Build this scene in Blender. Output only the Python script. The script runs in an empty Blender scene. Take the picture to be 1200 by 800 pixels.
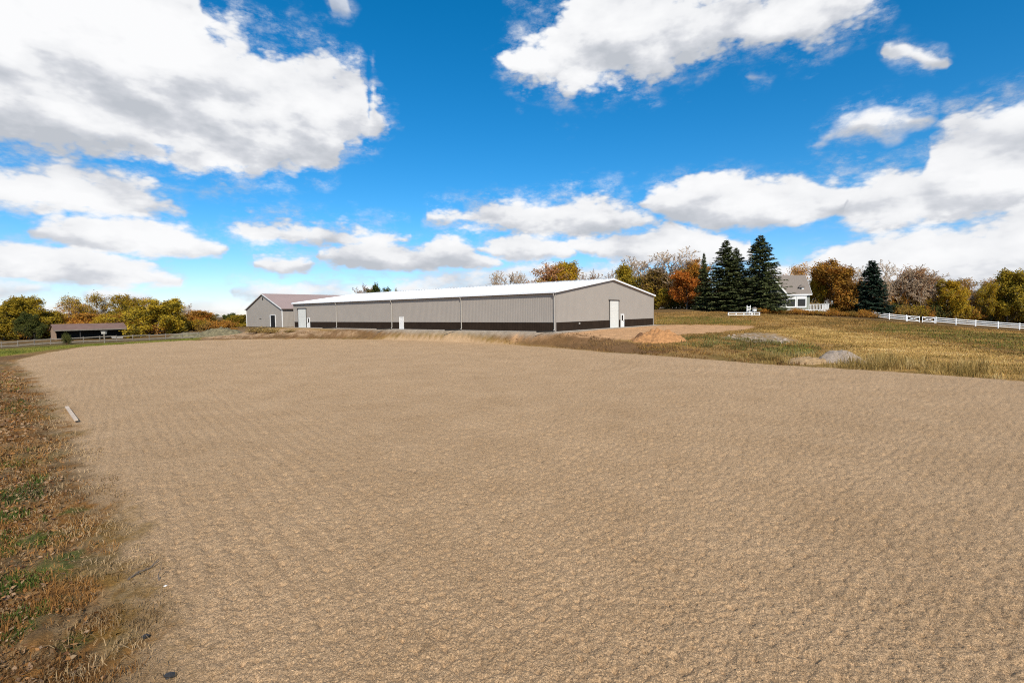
import bpy, math, random
import numpy as np
from mathutils import Vector, Matrix

random.seed(7)
RNG = np.random.default_rng(11)
SC = bpy.context.scene
COL = SC.collection
R = math.radians

# ------------------------------------------------------------------ camera
FPX, CX, CY = 581.0, 600.0, 400.0
CAMH = 4.4
PITCH = math.atan(34.0 / FPX)
ROLL = R(0.80)
fwd = np.array([0, math.cos(PITCH), -math.sin(PITCH)])
up0 = np.array([0, math.sin(PITCH), math.cos(PITCH)])
rt0 = np.array([1.0, 0, 0])
rgt = rt0 * math.cos(ROLL) - up0 * math.sin(ROLL)
upv = up0 * math.cos(ROLL) + rt0 * math.sin(ROLL)
CAM = np.array([0, 0, CAMH])

cam_d = bpy.data.cameras.new('camera')
cam = bpy.data.objects.new('camera', cam_d)
COL.objects.link(cam)
cam_d.sensor_width = 36.0
cam_d.lens = FPX / 1200.0 * 36.0
cam_d.clip_start = 0.1
cam_d.clip_end = 8000
cam.matrix_world = Matrix(((rgt[0], upv[0], -fwd[0], 0), (rgt[1], upv[1], -fwd[1], 0),
                           (rgt[2], upv[2], -fwd[2], CAMH), (0, 0, 0, 1)))
SC.camera = cam


def ray(px, py):
    d = rgt * ((px - CX) / FPX) + upv * (-(py - CY) / FPX) + fwd
    return d / d[1]                      # per metre of depth (y)


def at(px, py, D):
    return CAM + ray(px, py) * D


def proj(p):
    v = np.asarray(p, float) - CAM
    z = v @ fwd
    return CX + FPX * (v @ rgt) / z, CY - FPX * (v @ upv) / z


# ------------------------------------------------------------------ noise
def _hash(ix, iy, s):
    h = (ix.astype(np.int64) * 374761393 + iy.astype(np.int64) * 668265263 + s * 2147483647) & 0xffffffff
    h = ((h ^ (h >> 13)) * 1274126177) & 0xffffffff
    h = h ^ (h >> 16)
    return (h & 0xffff) / 65535.0


def vnoise(x, y, s=0):
    ix = np.floor(x); iy = np.floor(y)
    fx = x - ix; fy = y - iy
    fx = fx * fx * fx * (fx * (fx * 6 - 15) + 10); fy = fy * fy * fy * (fy * (fy * 6 - 15) + 10)
    a = _hash(ix, iy, s); b = _hash(ix + 1, iy, s); c = _hash(ix, iy + 1, s); d = _hash(ix + 1, iy + 1, s)
    return (a + (b - a) * fx) * (1 - fy) + (c + (d - c) * fx) * fy


def fbm(x, y, s=0, o=4, g=0.5):
    r = 0; a = 1; t = 0
    for i in range(o):
        r = r + a * vnoise(x * 2 ** i + 13.7 * i, y * 2 ** i - 7.3 * i, s + i); t += a; a *= g
    return r / t


def pits(x, y, cell, s, rad=.42, jit=.62):
    """one shallow pit per jittered cell, each with its own size and depth"""
    cx = x / cell; cy = y / cell
    ix = np.floor(cx); iy = np.floor(cy); out = np.zeros(np.shape(x))
    for a in (-1, 0, 1):
        for b in (-1, 0, 1):
            jx = ix + a; jy = iy + b
            px = jx + .5 + (_hash(jx, jy, s) - .5) * jit; py = jy + .5 + (_hash(jx, jy, s + 1) - .5) * jit
            rr = rad * (.6 + .8 * _hash(jx, jy, s + 2)); dp = .3 + .9 * _hash(jx, jy, s + 3)
            d2 = ((cx - px) ** 2 + (cy - py) ** 2) / rr ** 2
            out = out + dp * np.exp(-d2 * 1.6) * (1 - .9 * d2 * .35)
    return out


def smooth(e0, e1, x):
    t = np.clip((x - e0) / (e1 - e0), 0, 1)
    return t * t * (3 - 2 * t)


def sdist(poly, x, y):
    """signed distance to a polygon, positive inside"""
    P = np.asarray(poly, float)
    d = np.full(np.shape(x), 1e9); ins = np.zeros(np.shape(x), bool)
    n = len(P)
    for i in range(n):
        x0, y0 = P[i]; x1, y1 = P[(i + 1) % n]
        ex, ey = x1 - x0, y1 - y0
        t = np.clip(((x - x0) * ex + (y - y0) * ey) / (ex * ex + ey * ey + 1e-9), 0, 1)
        d = np.minimum(d, np.hypot(x - x0 - t * ex, y - y0 - t * ey))
        if y0 != y1:
            c = ((y0 > y) != (y1 > y)) & (x < (x1 - x0) * (y - y0) / (y1 - y0) + x0)
            ins ^= c
    return np.where(ins, d, -d)


# ------------------------------------------------------------------ terrain height
def plane_pt(px, py, z=0.0):
    r = ray(px, py)
    t = (z - CAMH) / r[2]
    p = CAM + r * t
    return p


SAND_PX = [(20, 422), (60, 412.5), (100, 406), (150, 402.5), (200, 399.5), (280, 397.5), (380, 397), (460, 398), (540, 400.5), (600, 404),
           (650, 407.5), (700, 412), (800, 419), (900, 427), (1050, 436), (1200, 447)]
SAND = [tuple(plane_pt(a, b)[:2]) for a, b in SAND_PX]
SAND += [(34, 24), (42, 12), (44, -6), (30, -16), (4, -8), (-1.6, 2.5)]
SAND += [tuple(plane_pt(a, b)[:2]) for a, b in [(215, 800), (190, 720), (160, 650), (135, 590), (112, 540), (92, 505), (72, 475), (45, 445), (28, 430)]]

BYAW = math.atan2(0.7734, 0.6339)
BX = np.array([math.cos(BYAW), math.sin(BYAW)]); BY = np.array([-math.sin(BYAW), math.cos(BYAW)])
BF = np.array([5.9, 67.0]); BLEN, BWID, FLOOR = 71.0, 31.9, 1.72
BNF = BF + BY * (BLEN + 4.0) - BX * 0.0

ctrl = []
for (a, b) in [SAND[i] for i in range(0, 16)] + SAND[16:]:
    ctrl.append((a, b, 0.0))
for a, b in [(0, 10), (0, 30), (-10, 50), (-30, 60), (-30, 80), (0, -25), (-20, -10), (-30, 10), (-50, 30), (20, 20), (-70, 50), (60, -10)]:
    ctrl.append((a, b, 0.0))
for u in (-2.5, 10, 22, 35):
    for v in (-2.5, 15, 30, 45, 60, 75, 95):
        p = BF + BX * u + BY * v
        ctrl.append((p[0], p[1], FLOOR - 0.02))
for px, py, D in [(0, 409, 93), (40, 405, 95), (100, 402, 97), (160, 399.8, 100), (230, 396, 108), (65, 398, 105), (148, 396.5, 114), (255, 390, 112),
                  (1022, 372, 109), (1042, 374.6, 107), (1078, 377.3, 105.5), (1120, 380.7, 104), (1169, 384.6, 102), (1194, 386.3, 101), (1240, 390, 99),
                  (770, 361.5, 132), (820, 361.5, 124), (864, 363.5, 118), (900, 366.5, 112), (930, 368, 110), (980, 370.5, 109), (800, 380, 95), (880, 382, 88)]:
    p = at(px, py, D); ctrl.append(tuple(p))
for a, b, c in [(-150, 150, -1.0), (-90, 170, 0), (-30, 200, 2), (40, 190, 4.5), (110, 160, 3.5), (160, 150, 1), (200, 90, 0), (-200, 90, -2),
                (120, 50, -1.5), (70, 30, -1.2), (0, 300, 2), (200, 300, 2), (-200, 300, 0)]:
    ctrl.append((a, b, c))
ctrl = np.array(ctrl)
_K = np.hypot(ctrl[:, None, 0] - ctrl[None, :, 0], ctrl[:, None, 1] - ctrl[None, :, 1])
_n = len(ctrl)
_A = np.zeros((_n + 1, _n + 1)); _A[:_n, :_n] = _K - np.eye(_n) * 0.8; _A[:_n, _n] = 1; _A[_n, :_n] = 1
_W = np.linalg.solve(_A, np.append(ctrl[:, 2], 0))


def H(x, y):
    x = np.asarray(x, float); y = np.asarray(y, float)
    r = np.hypot(x, y)
    z = np.full(x.shape, _W[_n])
    for i in range(_n):
        z = z + _W[i] * np.hypot(x - ctrl[i, 0], y - ctrl[i, 1])
    far = smooth(260, 420, r)
    z = z * (1 - far) + 1.0 * far
    s = sdist(SAND, x, y)
    flat = smooth(-3.0, -0.2, s)
    z = z * (1 - flat)
    lu = (x - BF[0]) * BX[0] + (y - BF[1]) * BX[1]; lv = (x - BF[0]) * BY[0] + (y - BF[1]) * BY[1]
    box = np.maximum(np.maximum(-lu, lu - BWID), np.maximum(-lv, lv - BLEN))
    pad = 1 - smooth(0.8, 3.5, box)
    z = z * (1 - pad) + (FLOOR - 0.03) * pad
    return z


def H1(x, y):
    return float(H(np.array([x]), np.array([y]))[0])


def ground_at(px, py):
    r = ray(px, py)
    D = np.linspace(4, 260, 5000)
    P = CAM[None] + r[None] * D[:, None]
    g = H(P[:, 0], P[:, 1])
    k = np.where(P[:, 2] <= g)[0]
    k = k[0] if len(k) else len(D) - 1
    return np.array([P[k, 0], P[k, 1], g[k]])


# ------------------------------------------------------------------ materials
def newmat(name):
    m = bpy.data.materials.new(name); m.use_nodes = True
    nt = m.node_tree
    for n in list(nt.nodes): nt.nodes.remove(n)
    out = nt.nodes.new('ShaderNodeOutputMaterial')
    b = nt.nodes.new('ShaderNodeBsdfPrincipled')
    nt.links.new(b.outputs[0], out.inputs[0])
    return m, nt, b


def N(nt, t, **kw):
    n = nt.nodes.new(t)
    for k, v in kw.items():
        setattr(n, k, v)
    return n


def plain(name, col, rough=0.6, var=0.12, scale=3.0, metal=0.0, bump=0.0, bscale=40.0, spec=0.3):
    m, nt, b = newmat(name)
    tc = N(nt, 'ShaderNodeTexCoord')
    nz = N(nt, 'ShaderNodeTexNoise'); nz.inputs['Scale'].default_value = scale; nz.inputs['Detail'].default_value = 5
    nt.links.new(tc.outputs['Object'], nz.inputs['Vector'])
    mr = N(nt, 'ShaderNodeMapRange'); mr.inputs[1].default_value = 0.25; mr.inputs[2].default_value = 0.75
    mr.inputs[3].default_value = 1 - var; mr.inputs[4].default_value = 1 + var
    nt.links.new(nz.outputs[0], mr.inputs[0])
    mx = N(nt, 'ShaderNodeVectorMath', operation='SCALE')
    mx.inputs[0].default_value = col
    nt.links.new(mr.outputs[0], mx.inputs['Scale'])
    nt.links.new(mx.outputs[0], b.inputs['Base Color'])
    b.inputs['Roughness'].default_value = rough; b.inputs['Metallic'].default_value = metal
    b.inputs['Specular IOR Level'].default_value = spec
    if bump:
        n2 = N(nt, 'ShaderNodeTexNoise'); n2.inputs['Scale'].default_value = bscale; n2.inputs['Detail'].default_value = 4
        nt.links.new(tc.outputs['Object'], n2.inputs['Vector'])
        bp = N(nt, 'ShaderNodeBump'); bp.inputs['Strength'].default_value = 1; bp.inputs['Distance'].default_value = bump
        nt.links.new(n2.outputs[0], bp.inputs['Height']); nt.links.new(bp.outputs[0], b.inputs['Normal'])
    return m


def foliage(name, cols, trans=0.25, rough=0.7):
    """colour of each leaf picked by its own random attribute 'tint' """
    m, nt, b = newmat(name)
    at_ = N(nt, 'ShaderNodeAttribute'); at_.attribute_name = 'tint'
    oi = N(nt, 'ShaderNodeObjectInfo')
    cr = N(nt, 'ShaderNodeValToRGB')
    while len(cr.color_ramp.elements) < len(cols): cr.color_ramp.elements.new(0.5)
    for i, c in enumerate(cols):
        cr.color_ramp.elements[i].position = i / (len(cols) - 1)
        cr.color_ramp.elements[i].color = (*c, 1)
    nt.links.new(at_.outputs['Fac'], cr.inputs[0])
    hs = N(nt, 'ShaderNodeHueSaturation')
    mr = N(nt, 'ShaderNodeMapRange'); mr.inputs[3].default_value = 0.8; mr.inputs[4].default_value = 1.2
    nt.links.new(oi.outputs['Random'], mr.inputs[0]); nt.links.new(mr.outputs[0], hs.inputs['Value'])
    nt.links.new(cr.outputs[0], hs.inputs['Color'])
    nt.links.new(hs.outputs[0], b.inputs['Base Color'])
    b.inputs['Roughness'].default_value = rough; b.inputs['Specular IOR Level'].default_value = 0.15
    if trans:
        tr = N(nt, 'ShaderNodeBsdfTranslucent'); nt.links.new(hs.outputs[0], tr.inputs[0])
        ms = N(nt, 'ShaderNodeMixShader'); ms.inputs[0].default_value = trans
        nt.links.new(b.outputs[0], ms.inputs[1]); nt.links.new(tr.outputs[0], ms.inputs[2])
        out = [n for n in nt.nodes if n.type == 'OUTPUT_MATERIAL'][0]
        nt.links.new(ms.outputs[0], out.inputs[0])
    return m


# ------------------------------------------------------------------ mesh helpers
def np_mesh(name, V, F, mat, attr=None, color=None, smooth_sh=False):
    """V (n,3); F (m,3|4) int array"""
    me = bpy.data.meshes.new(name)
    V = np.asarray(V, np.float32); F = np.asarray(F, np.int32); k = F.shape[1]
    me.vertices.add(len(V)); me.vertices.foreach_set('co', V.ravel())
    me.loops.add(F.size); me.loops.foreach_set('vertex_index', F.ravel())
    me.polygons.add(len(F))
    me.polygons.foreach_set('loop_start', np.arange(len(F), dtype=np.int32) * k)
    if smooth_sh: me.polygons.foreach_set('use_smooth', np.ones(len(F), bool))
    me.update(calc_edges=True)
    if attr is not None:
        a = me.attributes.new('tint', 'FLOAT', 'POINT'); a.data.foreach_set('value', np.asarray(attr, np.float32))
    if color is not None:
        a = me.attributes.new('zone', 'FLOAT_COLOR', 'POINT')
        c = np.ones((len(V), 4), np.float32); c[:, :color.shape[1]] = color
        a.data.foreach_set('color', c.ravel())
    me.materials.append(mat)
    return me


def link(name, me, parent=None, loc=None, **props):
    o = bpy.data.objects.new(name, me); COL.objects.link(o)
    if parent is not None: o.parent = parent
    if loc is not None: o.location = loc
    for k, v in props.items(): o[k] = v
    return o


def thing(name, label, cat, loc, rotz=0.0, group=None):
    o = bpy.data.objects.new(name, None); COL.objects.link(o)
    o.location = loc; o.rotation_euler = (0, 0, rotz)
    o['label'] = label; o['category'] = cat
    if group: o['group'] = group
    return o


class MB:
    def __init__(s): s.v = []; s.f = []
    def poly(s, pts):
        b = len(s.v); s.v += [tuple(p) for p in pts]; s.f.append(tuple(range(b, b + len(pts)))); return s
    def hexa(s, p):
        """8 corners: bottom ring 0-3 (ccw from above), top ring 4-7"""
        b = len(s.v); s.v += [tuple(q) for q in p]
        for q in ((3, 2, 1, 0), (4, 5, 6, 7), (0, 1, 5, 4), (1, 2, 6, 5), (2, 3, 7, 6), (3, 0, 4, 7)):
            s.f.append(tuple(b + i for i in q))
        return s
    def box(s, x0, x1, y0, y1, z0, z1):
        return s.hexa([(x0, y0, z0), (x1, y0, z0), (x1, y1, z0), (x0, y1, z0), (x0, y0, z1), (x1, y0, z1), (x1, y1, z1), (x0, y1, z1)])
    def beam(s, a, b, w, h, upd=(0, 0, 1)):
        a = Vector(a); b = Vector(b); d = (b - a).normalized(); u = Vector(upd)
        sd = d.cross(u)
        if sd.length < 1e-4: sd = d.cross(Vector((1, 0, 0)))
        sd.normalize(); u = sd.cross(d)
        q = []
        for p in (a, b):
            q.append([p - sd * w / 2 - u * h / 2, p + sd * w / 2 - u * h / 2, p + sd * w / 2 + u * h / 2, p - sd * w / 2 + u * h / 2])
        base = len(s.v); s.v += [tuple(x) for x in q[0] + q[1]]
        for f in ((0, 1, 2, 3), (7, 6, 5, 4), (0, 4, 5, 1), (1, 5, 6, 2), (2, 6, 7, 3), (3, 7, 4, 0)):
            s.f.append(tuple(base + i for i in f))
        return s
    def tube(s, pts, rad, n=6):
        rings = []
        for i, p in enumerate(pts):
            p = Vector(p)
            d = (Vector(pts[min(i + 1, len(pts) - 1)]) - Vector(pts[max(i - 1, 0)])).normalized()
            a = d.cross(Vector((0.3, 0.9, 0.11))); a.normalize(); c = d.cross(a)
            r = rad[i] if hasattr(rad, '__len__') else rad
            b = len(s.v)
            for k in range(n):
                t = 2 * math.pi * k / n
                s.v.append(tuple(p + a * math.cos(t) * r + c * math.sin(t) * r))
            rings.append(b)
        for i in range(len(rings) - 1):
            for k in range(n):
                s.f.append((rings[i] + k, rings[i] + (k + 1) % n, rings[i + 1] + (k + 1) % n, rings[i + 1] + k))
        s.f.append(tuple(rings[-1] + k for k in range(n)))
        s.f.append(tuple(rings[0] + k for k in reversed(range(n))))
        return s
    def mesh(s, name, mat, bevel=0):
        me = bpy.data.meshes.new(name); me.from_pydata(s.v, [], s.f); me.update(); me.materials.append(mat); return me
    def build(s, name, mat, parent=None, bevel=0.0, **props):
        o = link(name, s.mesh(name, mat), parent, **props)
        if bevel:
            md = o.modifiers.new('bevel', 'BEVEL'); md.width = bevel; md.segments = 1
        return o


# ------------------------------------------------------------------ ground sheet
def G2(lst): return [tuple(ground_at(a, b)[:2]) for a, b in lst]

ang = np.concatenate([np.arange(-180, -56, 3.0), np.arange(-56, 56, 0.16), np.arange(56, 180, 3.0)])
rad = np.concatenate([[0.0, 1.5, 2.5], 3.2 * 1.0125 ** np.arange(0, 400), ])
rad = rad[rad < 420]
rad = np.concatenate([rad, [470, 540, 650, 800, 1100, 1600, 2500, 4000]])
nA, nR = len(ang), len(rad)
AA, RR = np.meshgrid(np.radians(ang), rad)
GX = (np.sin(AA) * RR).ravel(); GY = (np.cos(AA) * RR).ravel()
GZ = H(GX, GY)
SD = sdist(SAND, GX, GY)
rough_n = fbm(GX * 0.9, GY * 0.9, 3, 4) - 0.5
rough_f = fbm(GX * 5, GY * 5, 9, 3) - 0.5
rdist = np.hypot(GX, GY)
outside = smooth(0.0, 1.2, -SD)
lu = (GX - BF[0]) * BX[0] + (GY - BF[1]) * BX[1]; lv = (GX - BF[0]) * BY[0] + (GY - BF[1]) * BY[1]
bbox = np.maximum(np.maximum(-lu, lu - BWID), np.maximum(-lv, lv - BLEN))
offb = smooth(0.5, 3.0, bbox)
vz = (smooth(.3, 1.5, -SD) * (GX < 4) * (GY < 54) * (GY > 2))
GZ = GZ + (rough_n * 0.22 + rough_f * 0.05) * outside * offb + (fbm(GX * 2.6, GY * 2.6, 19, 3) - .5) * .16 * vz
GZ = GZ - 0.12 * smooth(0.4, 1.2, SD)

Z_GREEN = G2([(-60, 428), (0, 418), (60, 409.5), (110, 405.5), (200, 400), (238, 398), (230, 395.5), (160, 400), (100, 402.5), (40, 405), (-60, 412)])
Z_GRAVL = G2([(-60, 412), (40, 405), (100, 402.5), (160, 400), (270, 393), (270, 388), (160, 397), (40, 401), (-60, 408)])
Z_APRON = G2([(280, 384.5), (345, 385), (470, 388), (650, 391), (690, 390), (770, 383), (770, 381), (652, 389.5), (470, 386), (345, 384)])
Z_APR2 = [tuple(BF + BX * u + BY * v) for u, v in ((-3.6, -2.5), (-3.0, 20), (-3.4, 45), (-2.6, 76), (3, 76), (3, 2), (36, 2), (36, -1.6), (14, -2.2))]
Z_DIRT = G2([(600, 393), (650, 392), (700, 386), (765, 381.2), (800, 380.6), (880, 382), (885, 384), (845, 389), (800, 392.5), (790, 394), (740, 398), (690, 397), (640, 396)])
Z_DIRT2 = G2([(240, 393), (262, 388), (290, 385), (345, 386), (420, 391), (380, 393), (330, 392.5), (300, 394.5), (240, 397)])
Z_WEED = G2([(790, 396), (840, 394), (900, 400), (950, 404), (960, 411), (930, 418), (905, 419), (860, 410), (800, 404), (770, 400)])
Z_LIME = G2([(915, 403), (945, 404), (958, 409), (935, 415), (915, 413)])
Z_RUBB = G2([(845, 396), (880, 390), (905, 390), (935, 399), (915, 402), (880, 400)])
Z_GOLD = G2([(880, 386), (960, 384), (1050, 396), (1130, 408), (1200, 418), (1260, 450), (1190, 446), (1050, 435), (960, 424), (985, 405), (930, 398)])
Z_OLIV = G2([(1030, 378), (1200, 392), (1300, 402), (1300, 420), (1200, 412), (1110, 400), (1020, 386)])
Z_OLV2 = G2([(768, 372), (830, 371), (885, 376), (880, 380.5), (800, 379), (768, 379.5)])
def mixc(c, m, col):
    return c * (1 - m) + np.array(col)[None] * m


GREENS = [(plane_pt(a, b)[:2], r) for a, b, r in [(17, 585, .55), (5, 607, .5), (70, 630, .45), (32, 637, .4), (77, 657, .3), (55, 675, .4), (35, 722, .32), (65, 710, .25),
                                                     (7, 752, .3), (97, 747, .22), (12, 545, .5), (45, 560, .3), (20, 690, .3), (85, 600, .25), (-40, 640, .6), (-80, 560, .8), (-30, 560, .5)]]


def green_w(x, y):
    w_ = np.zeros(np.shape(x))
    n_ = fbm(x * 5, y * 5, 120, 2) - .5
    for (c, r) in GREENS:
        d = np.hypot(x - c[0], y - c[1]) / r
        w_ = np.maximum(w_, 1 - smooth(.4, 1.25, d + n_ * 1.4))
    return w_


def zone_colors(GX, GY, SD):
    """bare colour of the ground cover at a point, and how much of it is arena sand"""
    rdist = np.hypot(GX, GY)
    lu = (GX - BF[0]) * BX[0] + (GY - BF[1]) * BX[1]; lv = (GX - BF[0]) * BY[0] + (GY - BF[1]) * BY[1]
    bbox = np.maximum(np.maximum(-lu, lu - BWID), np.maximum(-lv, lv - BLEN))
    nz1 = fbm(GX * 0.35, GY * 0.35, 21, 5); nz2 = fbm(GX * 0.9, GY * 0.9, 31, 4); nz3 = fbm(GX * 0.12, GY * 0.12, 41, 4)
    nz4 = fbm(GX * 3.1, GY * 3.1, 61, 4); nz5 = fbm(GX * 11, GY * 11, 71, 3)
    warp = (nz1 - 0.5) * 6

    def zmask(poly, soft=1.0, wf=1.0):
        return smooth(-soft, soft, sdist(poly, GX, GY) + warp * wf)[:, None]
    Cc = np.tile(np.array([[0.26, 0.15, 0.05]]), (len(GX), 1))
    Cc = mixc(Cc, smooth(0.42, 0.6, nz1)[:, None], (0.20, 0.125, 0.036))
    Cc = mixc(Cc, smooth(0.5, 0.62, nz3)[:, None] * 0.7, (0.33, 0.19, 0.065))
    Cc = mixc(Cc, zmask(Z_GRAVL, 0.8, .3) * .8, (0.22, 0.18, 0.09))
    Cc = mixc(Cc, zmask(Z_GREEN, 0.5, .25), (0.19, 0.175, 0.022))
    Cc = mixc(Cc, zmask(Z_GOLD, 2.5), (0.44, 0.25, 0.075))
    Cc = mixc(Cc, zmask(Z_OLIV, 4, 1.5) * 0.6, (0.15, 0.115, 0.028))
    Cc = mixc(Cc, zmask(Z_OLV2, 2, 1) * 0.45, (0.17, 0.125, 0.025))
    bankd = -SD
    bank = smooth(0.2, 1.2, bankd) * (1 - smooth(5, 8, bankd + warp)) * (GX > -60) * (GY > 50)
    Cc = mixc(Cc, bank[:, None] * 0.95, (0.165, 0.088, 0.036))
    Cc = mixc(Cc, zmask(Z_DIRT2, 1.0, .4), (0.42, 0.27, 0.15))
    Cc = mixc(Cc, zmask(Z_DIRT, 0.8, .4), (0.50, 0.285, 0.14))
    Cc = mixc(Cc, (1 - smooth(1.3, 2.3, bbox + warp * .12))[:, None] * (lv > -4)[:, None] * .85, (0.36, 0.30, 0.23))
    streak = fbm(lu * 1.1, lv * .16, 81, 4)
    Cc = mixc(Cc, (bank * smooth(.5, .6, streak) * smooth(2.8, 3.4, bbox))[:, None] * .8, (0.15, 0.085, 0.035))
    Cc = mixc(Cc, (bank * smooth(0.46, 0.6, nz2) * smooth(3.2, 3.8, bbox))[:, None] * .75, (0.19, 0.10, 0.042))
    Cc = mixc(Cc, zmask(Z_WEED, 0.8, .5) * smooth(0.4, 0.55, nz2)[:, None], (0.13, 0.11, 0.035))
    Cc = mixc(Cc, zmask(Z_RUBB, 0.6, .5) * smooth(.40, .52, nz4)[:, None] * .8, (0.36, 0.28, 0.20))
    Cc = mixc(Cc, zmask(Z_LIME, 0.5, .3), (0.20, 0.21, 0.03))
    verge = smooth(-.6, .3, -SD) * (GX < 4) * (1 - smooth(50, 56, GY))
    Vc = mixc(np.tile(np.array([[0.27, 0.125, 0.034]]), (len(GX), 1)), smooth(0.4, 0.62, nz2)[:, None], (0.17, 0.105, 0.045))
    Vc = mixc(Vc, smooth(0.5, 0.62, nz4)[:, None] * .7, (0.32, 0.20, 0.095))
    Vc = mixc(Vc, smooth(0.55, 0.68, nz5)[:, None] * .6, (0.09, 0.05, 0.02))
    Vc = mixc(Vc, smooth(0.6, 0.68, nz1)[:, None] * .4, (0.14, 0.115, 0.03))
    Vc = mixc(Vc, green_w(GX, GY)[:, None] * .8, (0.06, 0.085, 0.016))
    Cc = Cc * (1 - verge[:, None]) + Vc * verge[:, None]
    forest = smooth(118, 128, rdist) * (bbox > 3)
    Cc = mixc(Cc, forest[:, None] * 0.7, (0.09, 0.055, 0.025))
    left = (GX < 3) * (GY < 52)
    wob = (nz2 - 0.5) * 2.2 + (nz4 - .5) * 1.2 + (nz5 - .5) * .9
    e1 = smooth(-0.35, 0.25, SD + wob * .35)
    e2 = smooth(-.8, .45, SD + wob * .55)
    return Cc, np.where(left, e2, e1)


Cc, Wsand = zone_colors(GX, GY, SD)

idx = np.arange(nA * nR).reshape(nR, nA)
F = []
a = idx[:-1, :]; b = idx[1:, :]
a2 = np.roll(a, -1, 1); b2 = np.roll(b, -1, 1)
F = np.stack([a, a2, b2, b], -1).reshape(-1, 4)


def noise_scale(nt, pos, last, specs):
    for sc, lo, hi, det in specs:
        nz = N(nt, 'ShaderNodeTexNoise'); nz.inputs['Scale'].default_value = sc; nz.inputs['Detail'].default_value = det
        nz.inputs['Roughness'].default_value = 0.65
        nt.links.new(pos, nz.inputs['Vector'])
        mr = N(nt, 'ShaderNodeMapRange'); mr.inputs[1].default_value = 0.3; mr.inputs[2].default_value = 0.7
        mr.inputs[3].default_value = lo; mr.inputs[4].default_value = hi
        nt.links.new(nz.outputs[0], mr.inputs[0])
        vm = N(nt, 'ShaderNodeVectorMath', operation='SCALE')
        nt.links.new(last, vm.inputs[0]); nt.links.new(mr.outputs[0], vm.inputs['Scale']); last = vm.outputs[0]
    return last


def ground_mat(name):
    m, nt, b = newmat(name)
    at_ = N(nt, 'ShaderNodeAttribute'); at_.attribute_name = 'zone'
    pos = N(nt, 'ShaderNodeNewGeometry').outputs['Position']
    soil = noise_scale(nt, pos, at_.outputs['Color'], ((0.8, .78, 1.22, 6), (9.0, .65, 1.35, 5), (55.0, .6, 1.4, 3)))
    base = N(nt, 'ShaderNodeValToRGB')
    base.color_ramp.elements[0].position = 0.34; base.color_ramp.elements[0].color = (0.420, 0.268, 0.143, 1)
    base.color_ramp.elements[1].position = 0.62; base.color_ramp.elements[1].color = (0.490, 0.322, 0.180, 1)
    nz = N(nt, 'ShaderNodeTexNoise'); nz.inputs['Scale'].default_value = 0.35; nz.inputs['Detail'].default_value = 12; nz.inputs['Roughness'].default_value = 0.75
    nt.links.new(pos, nz.inputs['Vector']); nt.links.new(nz.outputs[0], base.inputs[0])
    sand = noise_scale(nt, pos, base.outputs[0], ((0.09, .96, 1.04, 3), (30.0, .70, 1.30, 2), (62, .55, 1.45, 2), (130, .55, 1.45, 1)))
    dn = N(nt, 'ShaderNodeTexNoise'); dn.inputs['Scale'].default_value = 3.1; dn.inputs['Detail'].default_value = 6; dn.inputs['Roughness'].default_value = .6
    nt.links.new(pos, dn.inputs['Vector'])
    dr = N(nt, 'ShaderNodeMapRange'); dr.inputs[1].default_value = .60; dr.inputs[2].default_value = .70; dr.inputs[3].default_value = 1; dr.inputs[4].default_value = .70
    nt.links.new(dn.outputs[0], dr.inputs[0])
    dm = N(nt, 'ShaderNodeVectorMath', operation='SCALE'); nt.links.new(sand, dm.inputs[0]); nt.links.new(dr.outputs[0], dm.inputs['Scale']); sand = dm.outputs[0]
    mx = N(nt, 'ShaderNodeMix', data_type='RGBA')
    nt.links.new(at_.outputs['Alpha'], mx.inputs['Factor']); nt.links.new(soil, mx.inputs['A']); nt.links.new(sand, mx.inputs['B'])
    nt.links.new(mx.outputs['Result'], b.inputs['Base Color'])
    b.inputs['Roughness'].default_value = 0.95; b.inputs['Specular IOR Level'].default_value = 0.1
    n2 = N(nt, 'ShaderNodeTexNoise'); n2.inputs['Scale'].default_value = 36; n2.inputs['Detail'].default_value = 4; n2.inputs['Roughness'].default_value = 0.75
    nt.links.new(pos, n2.inputs['Vector'])
    bp = N(nt, 'ShaderNodeBump'); bp.inputs['Distance'].default_value = 0.036; bp.inputs['Strength'].default_value = 1
    nt.links.new(n2.outputs[0], bp.inputs['Height']); nt.links.new(bp.outputs[0], b.inputs['Normal'])
    return m


gm = ground_mat('ground_cover')
link('ground', np_mesh('ground', np.stack([GX, GY, GZ], 1), F, gm, color=np.column_stack([Cc, Wsand]), smooth_sh=True), kind='structure')

# ------------------------------------------------------------------ arena sand
s_ang = np.radians(np.arange(-80, 80, 0.12))
pyrow = np.concatenate([np.arange(26, 530, 0.75), np.arange(530, 2200, 9)])
s_rad = (CAMH * FPX / pyrow)[::-1]
s_rad = s_rad[s_rad < 120]
SA, SR = np.meshgrid(s_ang, s_rad)
sx = (np.sin(SA) * SR).ravel(); sy = (np.cos(SA) * SR).ravel()
ssd = sdist(SAND, sx, sy)
sw = (vnoise(sx * 0.9, sy * 0.9, 77) - 0.5) * 0.5 + (vnoise(sx * 4, sy * 4, 78) - 0.5) * 0.3 + (vnoise(sx * 13, sy * 13, 79) - 0.5) * 0.25 + .35
keepv = ssd + sw > 0.0
fade = smooth(0.0, 0.7, ssd + sw)
q1 = fbm(sx * 3.2, sy * 3.2, 51, 3); q2 = vnoise(sx * 9, sy * 9, 52); q3 = vnoise(sx * 22, sy * 22, 53)
q4 = vnoise(sx * 48, sy * 48, 54)
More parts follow.
